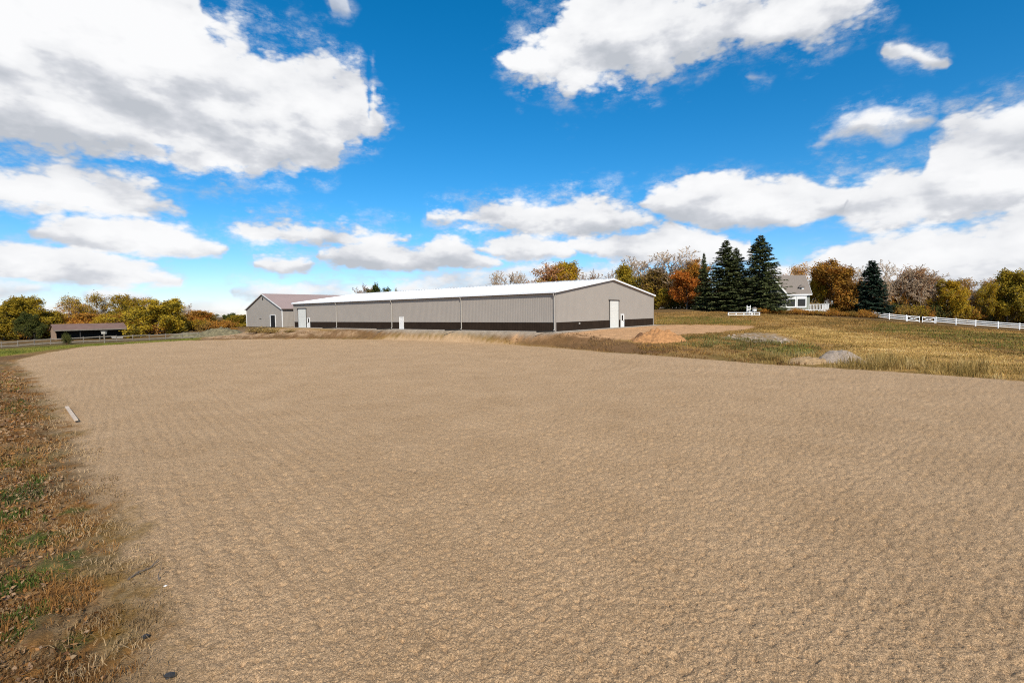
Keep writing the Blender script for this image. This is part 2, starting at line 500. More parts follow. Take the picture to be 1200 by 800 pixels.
# harrow passes running along the long side of the field
hd = np.array([0.62, -0.78]); hu = sx * hd[0] + sy * hd[1]; hv = -sx * hd[1] + sy * hd[0]
har = np.sin((hv + 0.25 * (vnoise(sx * .35, sy * .35, 60) - .5)) * 2 * math.pi / 0.42) * vnoise(hu * 0.5, hv * 0.5, 61)
p1 = pits(hu * 1.0, hv * 1.25, .24, 500); p2 = pits(sx, sy, .105, 510)
sz = (q1 - .5) * 0.012 - p1 * 0.040 - p2 * 0.015 * (SR.ravel() < 45) + (q3 - .5) * 0.026 + (q4 - .5) * 0.018 * (SR.ravel() < 25) + har * 0.016 + .012
sz = 0.006 + (sz + 0.02) * fade
sidx = np.arange(len(sx)).reshape(SA.shape)
fa = sidx[:-1, :-1]; fb = sidx[:-1, 1:]; fc = sidx[1:, 1:]; fd = sidx[1:, :-1]
SF = np.stack([fa, fb, fc, fd], -1).reshape(-1, 4)
SF = SF[keepv[SF].all(1)]
used = np.unique(SF); remap = np.zeros(len(sx), np.int32); remap[used] = np.arange(len(used))
sc_, sw2 = zone_colors(sx[used], sy[used], ssd[used])
link('arena_sand', np_mesh('arena_sand', np.stack([sx, sy, sz], 1)[used], remap[SF], gm, color=np.column_stack([sc_, sw2]), smooth_sh=True), kind='structure')

# ------------------------------------------------------------------ grass blades and leaf litter
def blades(name, X, Y, Hh, Wd, tint, mat, lean=0.35, kind='stuff', label=None, cat=None, seg=2, zoff=None, pf=.22):
    n = len(X)
    tint = np.clip(.45 * tint + 1.9 * (fbm(X * pf, Y * pf * 1.4, 66, 4) - .36), 0, 1)
    Z = H(X, Y) if zoff is None else zoff
    th = RNG.uniform(0, 2 * math.pi, n); wx = np.cos(th) * Wd / 2; wy = np.sin(th) * Wd / 2
    la = RNG.uniform(0, 2 * math.pi, n); ll = Hh * np.abs(RNG.normal(0, lean, n))
    lx = np.cos(la) * ll; ly = np.sin(la) * ll
    b0 = np.stack([X - wx, Y - wy, Z - 0.03], 1); b1 = np.stack([X + wx, Y + wy, Z - 0.03], 1)
    m0 = np.stack([X - wx * .8 + lx * .35, Y - wy * .8 + ly * .35, Z + Hh * .55], 1); m1 = np.stack([X + wx * .8 + lx * .35, Y + wy * .8 + ly * .35, Z + Hh * .55], 1)
    t = np.stack([X + lx, Y + ly, Z + Hh * np.sqrt(np.clip(1 - (ll / np.maximum(Hh, 1e-3)) ** 2 * .5, .04, 1))], 1)
    t2 = t + np.stack([wx * .3, wy * .3, 0 * wx], 1)
    V = np.stack([b0, b1, m0, m1, t, t2], 1).reshape(-1, 3)
    i = np.arange(n)[:, None] * 6
    Fq = np.concatenate([i + np.array([[0, 1, 3, 2]]), i + np.array([[2, 3, 5, 4]])], 0)
    me = np_mesh(name, V, Fq, mat, attr=np.repeat(tint, 6))
    pr = {'kind': kind}
    if label: pr['label'] = label
    if cat: pr['category'] = cat
    return link(name, me, **pr)


def scatter(n, r0, r1, a0, a1, test, power=1.0):
    """points with density falling with distance"""
    u = RNG.uniform(0, 1, n)
    r = r0 * (r1 / r0) ** u if power == 1.0 else (r0 ** power + (r1 ** power - r0 ** power) * u) ** (1 / power)
    t = np.radians(RNG.uniform(a0, a1, n))
    x = np.sin(t) * r; y = np.cos(t) * r
    k = test(x, y)
    return x[k], y[k]


M_dry = foliage('dry_grass', [(0.17, 0.115, 0.03), (0.27, 0.15, 0.04), (0.38, 0.21, 0.055), (0.50, 0.31, 0.10)], 0.2)
M_gold = foliage('golden_grass', [(0.21, 0.145, 0.04), (0.34, 0.225, 0.065), (0.48, 0.325, 0.105), (0.60, 0.44, 0.19)], 0.25)
M_green = foliage('green_grass', [(0.10, 0.12, 0.02), (0.15, 0.16, 0.025), (0.22, 0.21, 0.035), (0.26, 0.21, 0.05)], 0.25)
M_litter = foliage('fallen_leaves', [(0.30, 0.125, 0.035), (0.12, 0.05, 0.02), (0.44, 0.28, 0.16), (0.22, 0.115, 0.04), (0.09, 0.06, 0.025), (0.36, 0.16, 0.045), (0.30, 0.20, 0.11)], 0.1)

# left verge: dead grass, leaf litter and a few green tufts
def in_verge(x, y):
    s = sdist(SAND, x, y)
    edge_n = vnoise(x * 1.3, y * 1.3, 5) * 2.2
    return (s < .15 - edge_n * 0.6) & (s > -45) & (y < 56)

x, y = scatter(300000, 4.2, 62, -78, -19, in_verge)
rr = np.hypot(x, y); s_ = -sdist(SAND, x, y)
patch = fbm(x * 0.8, y * 0.8, 91, 3)
dens = np.clip(0.25 + smooth(0.0, 2.0, s_) * .8, 0, 1) * (0.35 + smooth(.35, .6, patch))
k = RNG.uniform(0, 1, len(x)) < dens
x, y, rr = x[k], y[k], rr[k]
M_verge = foliage('verge_grass', [(0.13, 0.062, 0.020), (0.26, 0.118, 0.032), (0.36, 0.17, 0.046), (0.42, 0.23, 0.08), (0.48, 0.31, 0.15)], 0.2)
blades('dead_grass', x, y, RNG.uniform(.02, .10, len(x)) * (.4 + 1.2 * smooth(.35, .65, fbm(x * 2.4, y * 2.4, 19, 2))) * (1 + rr / 60), 0.004 + rr * 0.0006, RNG.uniform(0, 1, len(x)), M_verge, 1.3,
       label='matted dead brown grass beside the left edge of the sand', cat='grass')
x, y = scatter(260000, 4.2, 60, -75, -20, lambda a, b: in_verge(a, b) & ((green_w(a, b) > RNG.uniform(.1, .9, len(a))) | (fbm(a * .8, b * .8, 95, 3) > .63)) & (sdist(SAND, a, b) < -1.2))
rr = np.hypot(x, y)
blades('green_tufts', x, y, RNG.uniform(.05, .15, len(x)), 0.007 + rr * 0.0007, RNG.uniform(0, 1, len(x)), foliage('tuft_grass', [(0.04, 0.065, 0.012), (0.09, 0.12, 0.02), (0.16, 0.16, 0.03)], .25), 0.8,
       label='small green grass tufts among the brown leaf litter', cat='grass')
x, y = scatter(120000, 4.2, 40, -70, -10, lambda a, b: (sdist(SAND, a, b) > -2.2) & (sdist(SAND, a, b) < .1 + (vnoise(a * 1.1, b * 1.1, 8) - .5) * .7) & (b < 40))
k = RNG.uniform(0, 1, len(x)) < .12 + .6 * smooth(.42, .62, fbm(x * 1.3, y * 1.3, 23, 3))
x, y = x[k], y[k]; rr = np.hypot(x, y)
blades('matted_straw', x, y, RNG.uniform(.03, .10, len(x)), 0.004 + rr * 0.0006, RNG.uniform(0, 1, len(x)),
       foliage('straw', [(0.22, 0.135, 0.06), (0.38, 0.25, 0.12), (0.50, 0.35, 0.19)], .15), 1.8, pf=.8, label='matted pale straw along the left edge of the sand', cat='straw', zoff=H(x, y) + .03)
# litter: small curled leaf faces
x, y = scatter(260000, 4.0, 60, -75, -16, lambda a, b: in_verge(a, b) & (sdist(SAND, a, b) < -0.2))
s_ = -sdist(SAND, x, y)
k = RNG.uniform(0, 1, len(x)) < smooth(0.2, 3.5, s_) * (0.25 + fbm(x * .7, y * .7, 92, 3))
x, y = x[k], y[k]; n = len(x); rr = np.hypot(x, y)
sz_ = RNG.uniform(.010, .028, n) * (1 + rr / 12)
c = np.stack([x, y, H(x, y) + RNG.uniform(.015, .07, n)], 1)
u = RNG.normal(0, 1, (n, 3)); u[:, 2] *= .45; u /= np.linalg.norm(u, axis=1)[:, None]
v = np.cross(u, RNG.normal(0, 1, (n, 3)) + np.array([0, 0, 1.5])); v /= np.linalg.norm(v, axis=1)[:, None]
u = u * sz_[:, None]; v = v * sz_[:, None] * .6
V = np.stack([c - u, c - v, c + u + [0, 0, .01], c + v], 1).reshape(-1, 3)
link('leaf_litter', np_mesh('leaf_litter', V, np.arange(n * 4).reshape(-1, 4), M_litter, attr=np.repeat(RNG.uniform(0, 1, n), 4)),
     kind='stuff', label='fallen orange and brown leaves strewn left of the sand', category='leaves')

# tall dry grass along the right of the sand
def in_right(x, y):
    s = sdist(SAND, x, y)
    return (s < -0.15) & (s > -9) & (x > 19.5) & (y > 10) & (y < 46)

x, y = scatter(150000, 20, 70, 18, 62, in_right)
s_ = -sdist(SAND, x, y)
clump = fbm(x * 0.8, y * 0.8, 101, 3)
k = RNG.uniform(0, 1, len(x)) < smooth(.3, .6, clump) * (1 - smooth(4.5, 9, s_)) + .08
x, y, s_, clump = x[k], y[k], s_[k], clump[k]
hh = RNG.uniform(.35, 1.15, len(x)) * (0.25 + smooth(.35, .7, clump) * .9) * (0.45 + smooth(0, 3, s_) * .55) * (0.55 + .45 * smooth(20, 27, x))
blades('tall_dry_grass', x, y, hh, 0.028, RNG.uniform(0, 1, len(x)), M_gold, .5, pf=.9, label='tall straw coloured grass along the right edge of the sand', cat='grass')

# bank grass between the sand and the buildings, and meadow
def in_bank(x, y):
    s = sdist(SAND, x, y)
    lu = (x - BF[0]) * BX[0] + (y - BF[1]) * BX[1]; lv = (x - BF[0]) * BY[0] + (y - BF[1]) * BY[1]
    bb = np.maximum(np.maximum(-lu, lu - BWID), np.maximum(-lv, lv - BLEN))
    return (s < -0.1) & (s > -7) & (y > 38) & (x > -62) & (x < 24) & (bb > 2.4)

x, y = scatter(60000, 38, 125, -42, 32, in_bank)
pn = fbm(x * .5, y * .5, 111, 3)
k = RNG.uniform(0, 1, len(x)) < smooth(.40, .60, pn) * .95 + .05
x, y, pn = x[k], y[k], pn[k]
blades('bank_grass', x, y, RNG.uniform(.12, .4, len(x)) * (0.5 + pn * .7), 0.06, RNG.uniform(0, 1, len(x)), foliage('rusty_weeds', [(0.08, 0.042, 0.016), (0.15, 0.075, 0.025), (0.22, 0.115, 0.038), (0.30, 0.18, 0.07)], .2), .7,
       label='short brown grass on the bank before the long building', cat='grass')

def in_mead(x, y):
    s = sdist(SAND, x, y)
    lu = (x - BF[0]) * BX[0] + (y - BF[1]) * BX[1]; lv = (x - BF[0]) * BY[0] + (y - BF[1]) * BY[1]
    bb = np.maximum(np.maximum(-lu, lu - BWID), np.maximum(-lv, lv - BLEN))
    w = (fbm(x * .35, y * .35, 21, 5) - .5) * 6
    d = sdist(Z_DIRT, x, y) + w * .4
    rb = sdist(Z_RUBB, x, y)
    return (s < -2.5) & (bb > 4) & (d < -.3) & (rb < -.3) & (x > 14)

x, y = scatter(150000, 26, 125, 10, 60, in_mead, power=1.6)
g = smooth(-3, 3, sdist(Z_GOLD, x, y))
ol = smooth(-4, 4, sdist(Z_OLIV, x, y) + (fbm(x * .35, y * .35, 21, 5) - .5) * 9)
ol = np.maximum(ol, smooth(-2, 2, sdist(Z_OLV2, x, y)))
pick = RNG.uniform(0, 1, len(x))
kg = pick < g * .9; kd = ~kg & (pick < 1 - ol * .42)
for nm, kk, mt, lab in (('golden_grass', kg, M_gold, 'pale golden grass patch on the meadow behind the gravel heap'),
                        ('meadow_grass', kd, M_dry, 'brown autumn meadow grass below the hedge and fence'),
                        ('olive_grass', ~kg & ~kd, M_green, 'olive green grass streaks in the brown meadow')):
    xx, yy = x[kk], y[kk]
    blades(nm, xx, yy, RNG.uniform(.05, .18, len(xx)), 0.02 + np.hypot(xx, yy) * .0008, RNG.uniform(0, 1, len(xx)), mt, .6, label=lab, cat='grass')
x, y = scatter(60000, 60, 120, -62, -30, lambda a, b: sdist(Z_GREEN, a, b) > 0.3)
blades('lawn_grass', x, y, RNG.uniform(.06, .16, len(x)), 0.07, RNG.uniform(0, 1, len(x)), M_green, .6, label='bright green grass strip beyond the far left edge of the sand', cat='grass')
x, y = scatter(60000, 30, 75, 5, 45, lambda a, b: (sdist(Z_WEED, a, b) > -0.4) & (fbm(a * .9, b * .9, 31, 4) > .44))
hh = RNG.uniform(.1, .5, len(x)) * (fbm(x * 1.2, y * 1.2, 44, 3) + .2)
k = hh > .12
blades('green_weeds', x[k], y[k], hh[k], 0.07, RNG.uniform(0, 1, k.sum()), foliage('weed_leaves', [(0.12, 0.085, 0.025), (0.13, 0.115, 0.03), (0.19, 0.17, 0.045), (0.27, 0.23, 0.09)], .2), .5,
       label='low green weeds on the bank right of the dirt heap', cat='weeds')

# ------------------------------------------------------------------ building materials
M_sid = plain('taupe_siding', (0.335, 0.298, 0.258), .45, .04, .5)
M_wain = plain('brown_wainscot', (0.028, 0.018, 0.012), .6, .2, .8, spec=.08)
M_roofw = plain('white_metal_roof', (0.80, 0.81, 0.82), .4, .03, .3)
M_white = plain('white_paint', (0.74, 0.73, 0.70), .5, .04, 1)
M_door = plain('white_door', (0.66, 0.66, 0.61), .5, .04, 1)
M_dark = plain('dark_trim_and_shade', (0.035, 0.032, 0.03), .5, .1, 2)
M_conc = plain('concrete', (0.42, 0.38, 0.33), .9, .15, 2, bump=.01)
M_redr = plain('dusty_red_roof', (0.35, 0.255, 0.225), .6, .07, .4)
M_spout = plain('spout_metal', (0.37, 0.34, 0.30), .4, .05, 1)
M_black = plain('black_pipe_and_shade', (0.012, 0.012, 0.012), .8, .1, 1)
M_glass = plain('dark_window_glass', (0.012, 0.014, 0.016), .08, .1, 1, spec=.6)
M_tan = plain('weathered_tan_boards', (0.33, 0.22, 0.14), .8, .2, 1.5)
M_wood = plain('grey_wood', (0.20, 0.17, 0.135), .85, .25, 2.5)
M_bark = plain('bark', (0.13, 0.105, 0.085), .9, .25, 3)
M_barkp = plain('pale_bark', (0.42, 0.34, 0.26), .9, .2, 3)
M_shing = plain('grey_shingles', (0.22, 0.185, 0.155), .85, .2, 6)
M_gsid = plain('sage_grey_siding', (0.25, 0.26, 0.215), .6, .06, 2)


def corr_wall(a, b, z0, ztop, off=0.0, pitch=0.305, depth=0.017, ribw=0.05):
    """ribbed sheet wall from a to b (2D, outside on the right-hand side), top given as function of distance"""
    a = np.array(a, float); b = np.array(b, float); L = np.linalg.norm(b - a); d = (b - a) / L; nrm = np.array([d[1], -d[0]])
    prof = [(0, 0)]
    t = pitch / 2
    while t < L - .1:
        for dt, dd in ((-ribw, 0), (-ribw * .45, depth), (ribw * .45, depth), (ribw, 0)): prof.append((t + dt, dd))
        t += pitch
    prof.append((L, 0))
    mb = MB()
    for t, dd in prof:
        p = a + d * t + nrm * (dd + off)
        mb.v.append((p[0], p[1], z0)); mb.v.append((p[0], p[1], ztop(t)))
    for i in range(len(prof) - 1):
        mb.f.append((2 * i, 2 * i + 2, 2 * i + 3, 2 * i + 1))
    return mb


def solve_v(px, z, u=0.0, lo=0, hi=BLEN):
    for _ in range(50):
        m_ = (lo + hi) / 2; p = BF + BX * u + BY * m_
        if proj((p[0], p[1], z))[0] > px: lo = m_
        else: hi = m_
    return lo


def solve_u(px, z, v=0.0, lo=0, hi=BWID):
    for _ in range(50):
        m_ = (lo + hi) / 2; p = BF + BX * m_ + BY * v
        if proj((p[0], p[1], z))[0] < px: lo = m_
        else: hi = m_
    return lo


# ------------------------------------------------------------------ long riding arena building
EAVE, RIDGE, WZ = 5.35, 7.66, 1.27
A = thing('arena_building', 'long taupe metal building with white roof and dark brown lower wall band', 'building', (BF[0], BF[1], FLOOR), BYAW)
W, L = BWID, BLEN
gtop = lambda t: EAVE + (RIDGE - EAVE) * (1 - abs(t - W / 2) / (W / 2))
# local frame: x across the gable, y along the long wall. outside of long front wall is -x, of the gable is -y
corr_wall((0, L), (0, 0), WZ, lambda t: EAVE).build('wall', M_sid, A)
corr_wall((0, 0), (W, 0), WZ, gtop).build('wall', M_sid, A)
corr_wall((W, 0), (W, L), WZ, lambda t: EAVE).build('wall', M_sid, A)
corr_wall((W, L), (0, L), WZ, gtop).build('wall', M_sid, A)
wn = []
corr_wall((0, L), (0, 0), 0.02, lambda t: WZ, off=.0).build('wainscot', M_wain, A)
corr_wall((0, 0), (W, 0), 0.02, lambda t: WZ, off=.0).build('wainscot', M_wain, A)
corr_wall((W, 0), (W, L), 0.02, lambda t: WZ).build('wainscot', M_wain, A)
corr_wall((W, L), (0, L), 0.02, lambda t: WZ).build('wainscot', M_wain, A)
mb = MB()                                              # drip ledge over the wainscot
mb.box(-.06, -.038, -.06, L + .06, WZ - .03, WZ + .06); mb.box(-.038, W + .06, -.06, -.038, WZ - .03, WZ + .06)
mb.box(W + .038, W + .06, -.036, L + .06, WZ - .03, WZ + .06)
mb.build('wainscot_trim', M_sid, A)
mb = MB(); mb.box(-.32, W + .3, -.34, L + .3, -.4, 0.015); mb.build('foundation', M_conc, A)
OH, T = .32, .14
sl = (RIDGE - EAVE) / (W / 2)
def roof_panel(x0, z0, x1, z1, up=T):
    mb = MB()
    a = [(x0, -OH, z0), (x1, -OH, z1), (x1, L + OH, z1), (x0, L + OH, z0)]
    if x0 > x1: a = [a[1], a[0], a[3], a[2]]
    mb.hexa([tuple(p) for p in a] + [(p[0], p[1], p[2] + up) for p in a])
    n_ = int((L + 2 * OH) / 0.9)
    for i in range(n_ + 1):                            # standing ribs
        y = -OH + .02 + i * (L + 2 * OH - .06) / n_
        mb.beam((x0, y, z0 + up + .012), (x1, y, z1 + up + .012), .05, .05)
    return mb
roof_panel(-OH, EAVE - sl * OH + .02, W / 2, RIDGE + .02).build('roof', M_roofw, A)
roof_panel(W + OH, EAVE - sl * OH + .02, W / 2, RIDGE + .02).build('roof', M_roofw, A)
mb = MB()
mb.beam((W / 2, -OH - .01, RIDGE + .22), (W / 2, L + OH + .01, RIDGE + .22), .5, .04)
mb.build('ridge_cap', M_roofw, A)
for s_ in (0, 1):
    mb = MB()
    y_ = -OH - .03 if s_ == 0 else L + OH + .03
    mb.beam((-OH - .02, y_, EAVE - sl * OH + .06), (W / 2, y_, RIDGE + .06), .05, .24)
    mb.beam((W / 2 + .004, y_, RIDGE + .06), (W + OH + .02, y_, EAVE - sl * OH + .06), .05, .24)
    mb.build('rake_trim', M_roofw, A)
mb = MB(); mb.box(-OH - .12, -OH - .003, -OH, L + OH, EAVE - sl * OH - .09, EAVE - sl * OH + .10); mb.build('gutter', M_roofw, A)
mb = MB(); mb.box(-OH - .10, -.045, -OH, L + OH, EAVE - sl * OH - .115, EAVE - sl * OH - .093); mb.build('soffit', M_dark, A)
for (x_, y_) in ((-.04, -.04), (W + .04, -.04), (-.04, L + .04)):
    mb = MB(); mb.box(x_ - .07, x_ + .07, y_ - .07, y_ + .07, .03, EAVE - .14)
    mb.build('corner_trim', M_sid, A)
for px in (395, 459.8, 541.3, 650.3):                  # downspouts
    v = solve_v(px, FLOOR + 2)
    mb = MB(); zt = EAVE - sl * OH - .1
    mb.tube([(-OH - .02, v, zt), (-OH + .02, v, zt - .25), (-.14, v, zt - .55), (-.14, v, .35), (-.3, v, .12)], .085, 6)
    sp = mb.build('downspout', M_spout, A)
    mb = MB(); mb.tube([(-.3, v, .1), (-1.3, v + .3, .07), (-2.6, v + 1.2, .06)], .08, 6); mb.build('drain_pipe', M_black, sp)


def door(par, axis, c, w, h, mat, leafname, hood=True, win=None, out=.08):
    """a door on the long wall (axis 'v', outward -x) or the gable (axis 'u', outward -y)"""
    def B(mb, s0, s1, d0, d1, z0, z1):
        if axis == 'v': mb.box(-d1, -d0, s0, s1, z0, z1)
        else: mb.box(s0, s1, -d1, -d0, z0, z1)
    mb = MB(); B(mb, c - w / 2, c + w / 2, .04, out, .03, h)
    o = mb.build(leafname, mat, par)
    mb = MB(); fr = .09
    B(mb, c - w / 2 - fr, c - w / 2 - .004, .037, out + .05, .03, h + fr); B(mb, c + w / 2 + .004, c + w / 2 + fr, .037, out + .05, .03, h + fr)
    B(mb, c - w / 2, c + w / 2, .037, out + .05, h + .004, h + fr)
    mb.build('frame', M_white if leafname == 'walk_door' else M_dark, o)
    if hood:
        mb = MB(); B(mb, c - w / 2 - .35, c + w / 2 + .35, .037, out + .22, h + .10, h + .26); mb.build('track_hood', M_sid, o)
        mb = MB(); n_ = int(h / .6)
        for i in range(1, n_ + 1): B(mb, c - w / 2 + .02, c + w / 2 - .02, out + .002, out + .012, i * h / (n_ + 1) - .012, i * h / (n_ + 1) + .012)
        mb.build('panel_seam', M_white, o)
    else:
        mb = MB(); B(mb, c + w * .36, c + w * .40, out, out + .06, .98, 1.08); mb.build('handle', M_dark, o)
    if win:
        mb = MB(); B(mb, c - w * win, c + w * win, out + .002, out + .02, h * .52, h * .93); mb.build('window', M_glass, o)
    return o


v0 = solve_v(359.2, FLOOR + 2); v1 = solve_v(350, FLOOR + 2)
door(A, 'v', (v0 + v1) / 2, abs(v1 - v0), 4.15, M_door, 'overhead_door')
v2 = solve_v(362, FLOOR + 1)
door(A, 'v', v2, .95, 2.1, M_white, 'walk_door', False, .25)
v2 = solve_v(471, FLOOR + 1); door(A, 'v', v2, 1.0, 2.1, M_white, 'walk_door', False)
u0 = solve_u(714.2, FLOOR + 2); u1 = solve_u(724.4, FLOOR + 2)
door(A, 'u', (u0 + u1) / 2, abs(u1 - u0), 4.35, M_door, 'overhead_door')
u2 = solve_u(728.8, FLOOR + 1); door(A, 'u', u2, 1.0, 2.1, M_white, 'walk_door', False, .25)
mb = MB(); uu = solve_u(678.5, FLOOR + .9); mb.box(uu - .12, uu + .12, -.14, -.04, .85, 1.1); mb.build('wall_box', M_spout, A)

# ------------------------------------------------------------------ second barn behind
pr = at(331.2, 383.4, 115.5); bw = 19.0; bl = 42.0; be, brd = 4.3, 7.95
Bn = thing('gabled_barn', 'taupe gabled barn with dusty red roof behind left end of long building', 'barn', (pr[0], pr[1], FLOOR), BYAW)
# local: gable face runs along +y from the right corner (0,0) to (0,bw); the barn extends along +x
gt2 = lambda t: be + (brd - be) * (1 - abs(t - bw / 2) / (bw / 2))
corr_wall((0, bw), (0, 0), 0, gt2, pitch=.3, depth=.02).build('wall', M_sid, Bn)
corr_wall((0, 0), (bl, 0), 0, lambda t: be, pitch=.3, depth=.02).build('wall', M_sid, Bn)
corr_wall((bl, 0), (bl, bw), 0, gt2, pitch=.3, depth=.02).build('wall', M_sid, Bn)
corr_wall((bl, bw), (0, bw), 0, lambda t: be, pitch=.3, depth=.02).build('wall', M_sid, Bn)
s2 = (brd - be) / (bw / 2)
for sgn in (0, 1):
    mb = MB(); y0 = -.35 if sgn == 0 else bw + .35; z0 = be - s2 * .35 + .03
    a = [(-.3, y0, z0), (bl + .3, y0, z0), (bl + .3, bw / 2, brd + .03), (-.3, bw / 2, brd + .03)]
    if sgn: a = a[::-1]
    mb.hexa(a + [(p[0], p[1], p[2] + .12) for p in a])
    for i in range(int(bl / .9)):
        mb.beam((-.2 + i * .9, y0, z0 + .13), (-.2 + i * .9, bw / 2, brd + .16), .05, .04)
    mb.build('roof', M_redr, Bn)
mb = MB()
mb.beam((-.33, -.4, be - s2 * .4 + .06), (-.33, bw / 2, brd + .08), .05, .26); mb.build('rake_trim', M_white, Bn); mb = MB(); mb.beam((-.33, bw / 2 + .004, brd + .08), (-.33, bw + .4, be - s2 * .4 + .06), .05, .26)
mb.build('rake_trim', M_white, Bn)
mb = MB(); mb.box(-.09, .09, -.09, .09, .02, be - .1); mb.build('corner_trim', M_white, Bn); mb = MB(); mb.box(-.09, .09, bw - .09, bw + .09, .02, be - .1); mb.build('corner_trim', M_white, Bn)
mb = MB(); mb.box(-.2, bl, -.45, -.33, be - s2 * .35 - .1, be - s2 * .35 + .06); mb.build('gutter', M_dark, Bn)
mb = MB(); mb.box(-.02, .02, bw / 2 - .28, bw / 2 + .28, brd - 1.5, brd - .75)
mb.box(-.06, -.02, bw / 2 - .32, bw / 2 + .32, brd - 1.1, brd - 1.05); mb.build('gable_vent', M_dark, Bn)
# black sheet paints the shade inside the open door; white jambs
def solve_b(px):
    lo, hi = 0, bw
    for _ in range(40):
        m_ = (lo + hi) / 2; p = pr[:2] + BY * m_
        if proj((p[0], p[1], FLOOR + 1))[0] > px: lo = m_
        else: hi = m_
    return lo
ya, yb = solve_b(323.0), solve_b(317.6)
mb = MB(); mb.box(-.05, -.025, ya, yb, .05, 2.75); dr = mb.build('doorway_shade', M_black, Bn)
mb = MB(); mb.box(-.12, -.02, yb, yb + .28, .03, 2.9); mb.box(-.12, -.02, ya - .12, ya, .03, 2.9); mb.box(-.12, -.02, ya, yb, 2.76, 2.9); mb.build('frame', M_white, dr)
yc = solve_b(305.5)
mb = MB(); mb.box(-.06, -.02, yc - .5, yc + .5, 1.9, 2.0); mb.build('wall_vent', M_dark, Bn)

# ------------------------------------------------------------------ open shed on the left
p = at(65, 398, 105); g0 = H1(p[0], p[1])
p = (p[0], p[1], min(g0, 0.05))
Sh = thing('loafing_shed', 'low open fronted shed with dusty red roof behind the rail fence', 'shed', p, BYAW)
sl_, sd_ = 12.15, 5.0
# local: x along the front, y = depth (away)
mb = MB(); mb.poly([(0, 0, 0), (0, sd_, 0), (0, sd_, 1.9), (0, 2.4, 3.15), (0, 0, 2.1)][::-1])
mb.box(-.03, -.003, -.04, .1, 0, 2.1)
mb.build('side_wall', M_tan, Sh)
mb = MB(); mb.poly([(sl_, 0, 0), (sl_, sd_, 0), (sl_, sd_, 1.9), (sl_, 2.4, 3.15), (sl_, 0, 2.1)]); mb.build('side_wall', M_tan, Sh)
mb = MB(); mb.box(.02, sl_ - .02, sd_ - .1, sd_, 0, 1.9); mb.build('back_wall', M_dark, Sh)  # wall coloured dark to paint the shade inside the shed
mb = MB()
a = [(-.25, -.45, 1.98), (sl_ + .25, -.45, 1.98), (sl_ + .25, 2.4, 3.22), (-.25, 2.4, 3.22)]; mb.hexa(a + [(q[0], q[1], q[2] + .1) for q in a])
a = [(-.25, 2.4, 3.22), (sl_ + .25, 2.4, 3.22), (sl_ + .25, sd_ + .3, 1.9), (-.25, sd_ + .3, 1.9)]; mb.hexa(a + [(q[0], q[1], q[2] + .1) for q in a])
mb.build('roof', plain('rusty_red_roof', (0.18, 0.11, 0.085), .7, .15, .8), Sh)
mb = MB(); mb.box(.05, sl_ - .05, 2.3, 2.38, 0, 3.0); mb.build('inner_shade_sheet', M_black, Sh)  # added black sheet, paints the deep shade under the shed roof
mb = MB(); mb.box(-.27, sl_ + .27, -.52, -.455, 1.86, 2.1); mb.build('fascia', M_wood, Sh)
for i in range(4):
    mb = MB(); x_ = .1 + i * (sl_ - .2) / 3; mb.box(x_ - .08, x_ + .08, -.02, .14, 0, 1.95); mb.build('post', M_tan if i in (0, 3) else M_dark, Sh)


# ------------------------------------------------------------------ fences
def rail_fence(name, label, path, h, rails, mat, postw, railh, post_at, taper=.02, group=None):
    o = thing(name, label, 'fence', tuple(path[0]))
    P0 = np.array(path[0])
    loc = [np.array(q) - P0 for q in path]
    for k in post_at:
        q = loc[k]; mb = MB(); mb.box(q[0] - postw / 2, q[0] + postw / 2, q[1] - postw / 2, q[1] + postw / 2, q[2] - .4, q[2] + h)
        mb.hexa([(q[0] + sx_ * postw * .6, q[1] + sy_ * postw * .6, q[2] + h) for sx_, sy_ in ((-1, -1), (1, -1), (1, 1), (-1, 1))] +
                [(q[0] + sx_ * .02, q[1] + sy_ * .02, q[2] + h + .06) for sx_, sy_ in ((-1, -1), (1, -1), (1, 1), (-1, 1))])
        mb.build('post', mat, o)
    for rz in rails:
        mb = MB()
        for i in range(len(loc) - 1):
            a = loc[i]; b = loc[i + 1]
            j = RNG.uniform(-taper, taper, 2)
            mb.beam((a[0], a[1] - .05, a[2] + rz + j[0]), (b[0], b[1] - .05, b[2] + rz + j[1]), .045, railh)
        mb.build('rail', mat, o)
    return o


def gp(px, py, D):
    q = at(px, py, D); return (q[0], q[1], q[2])

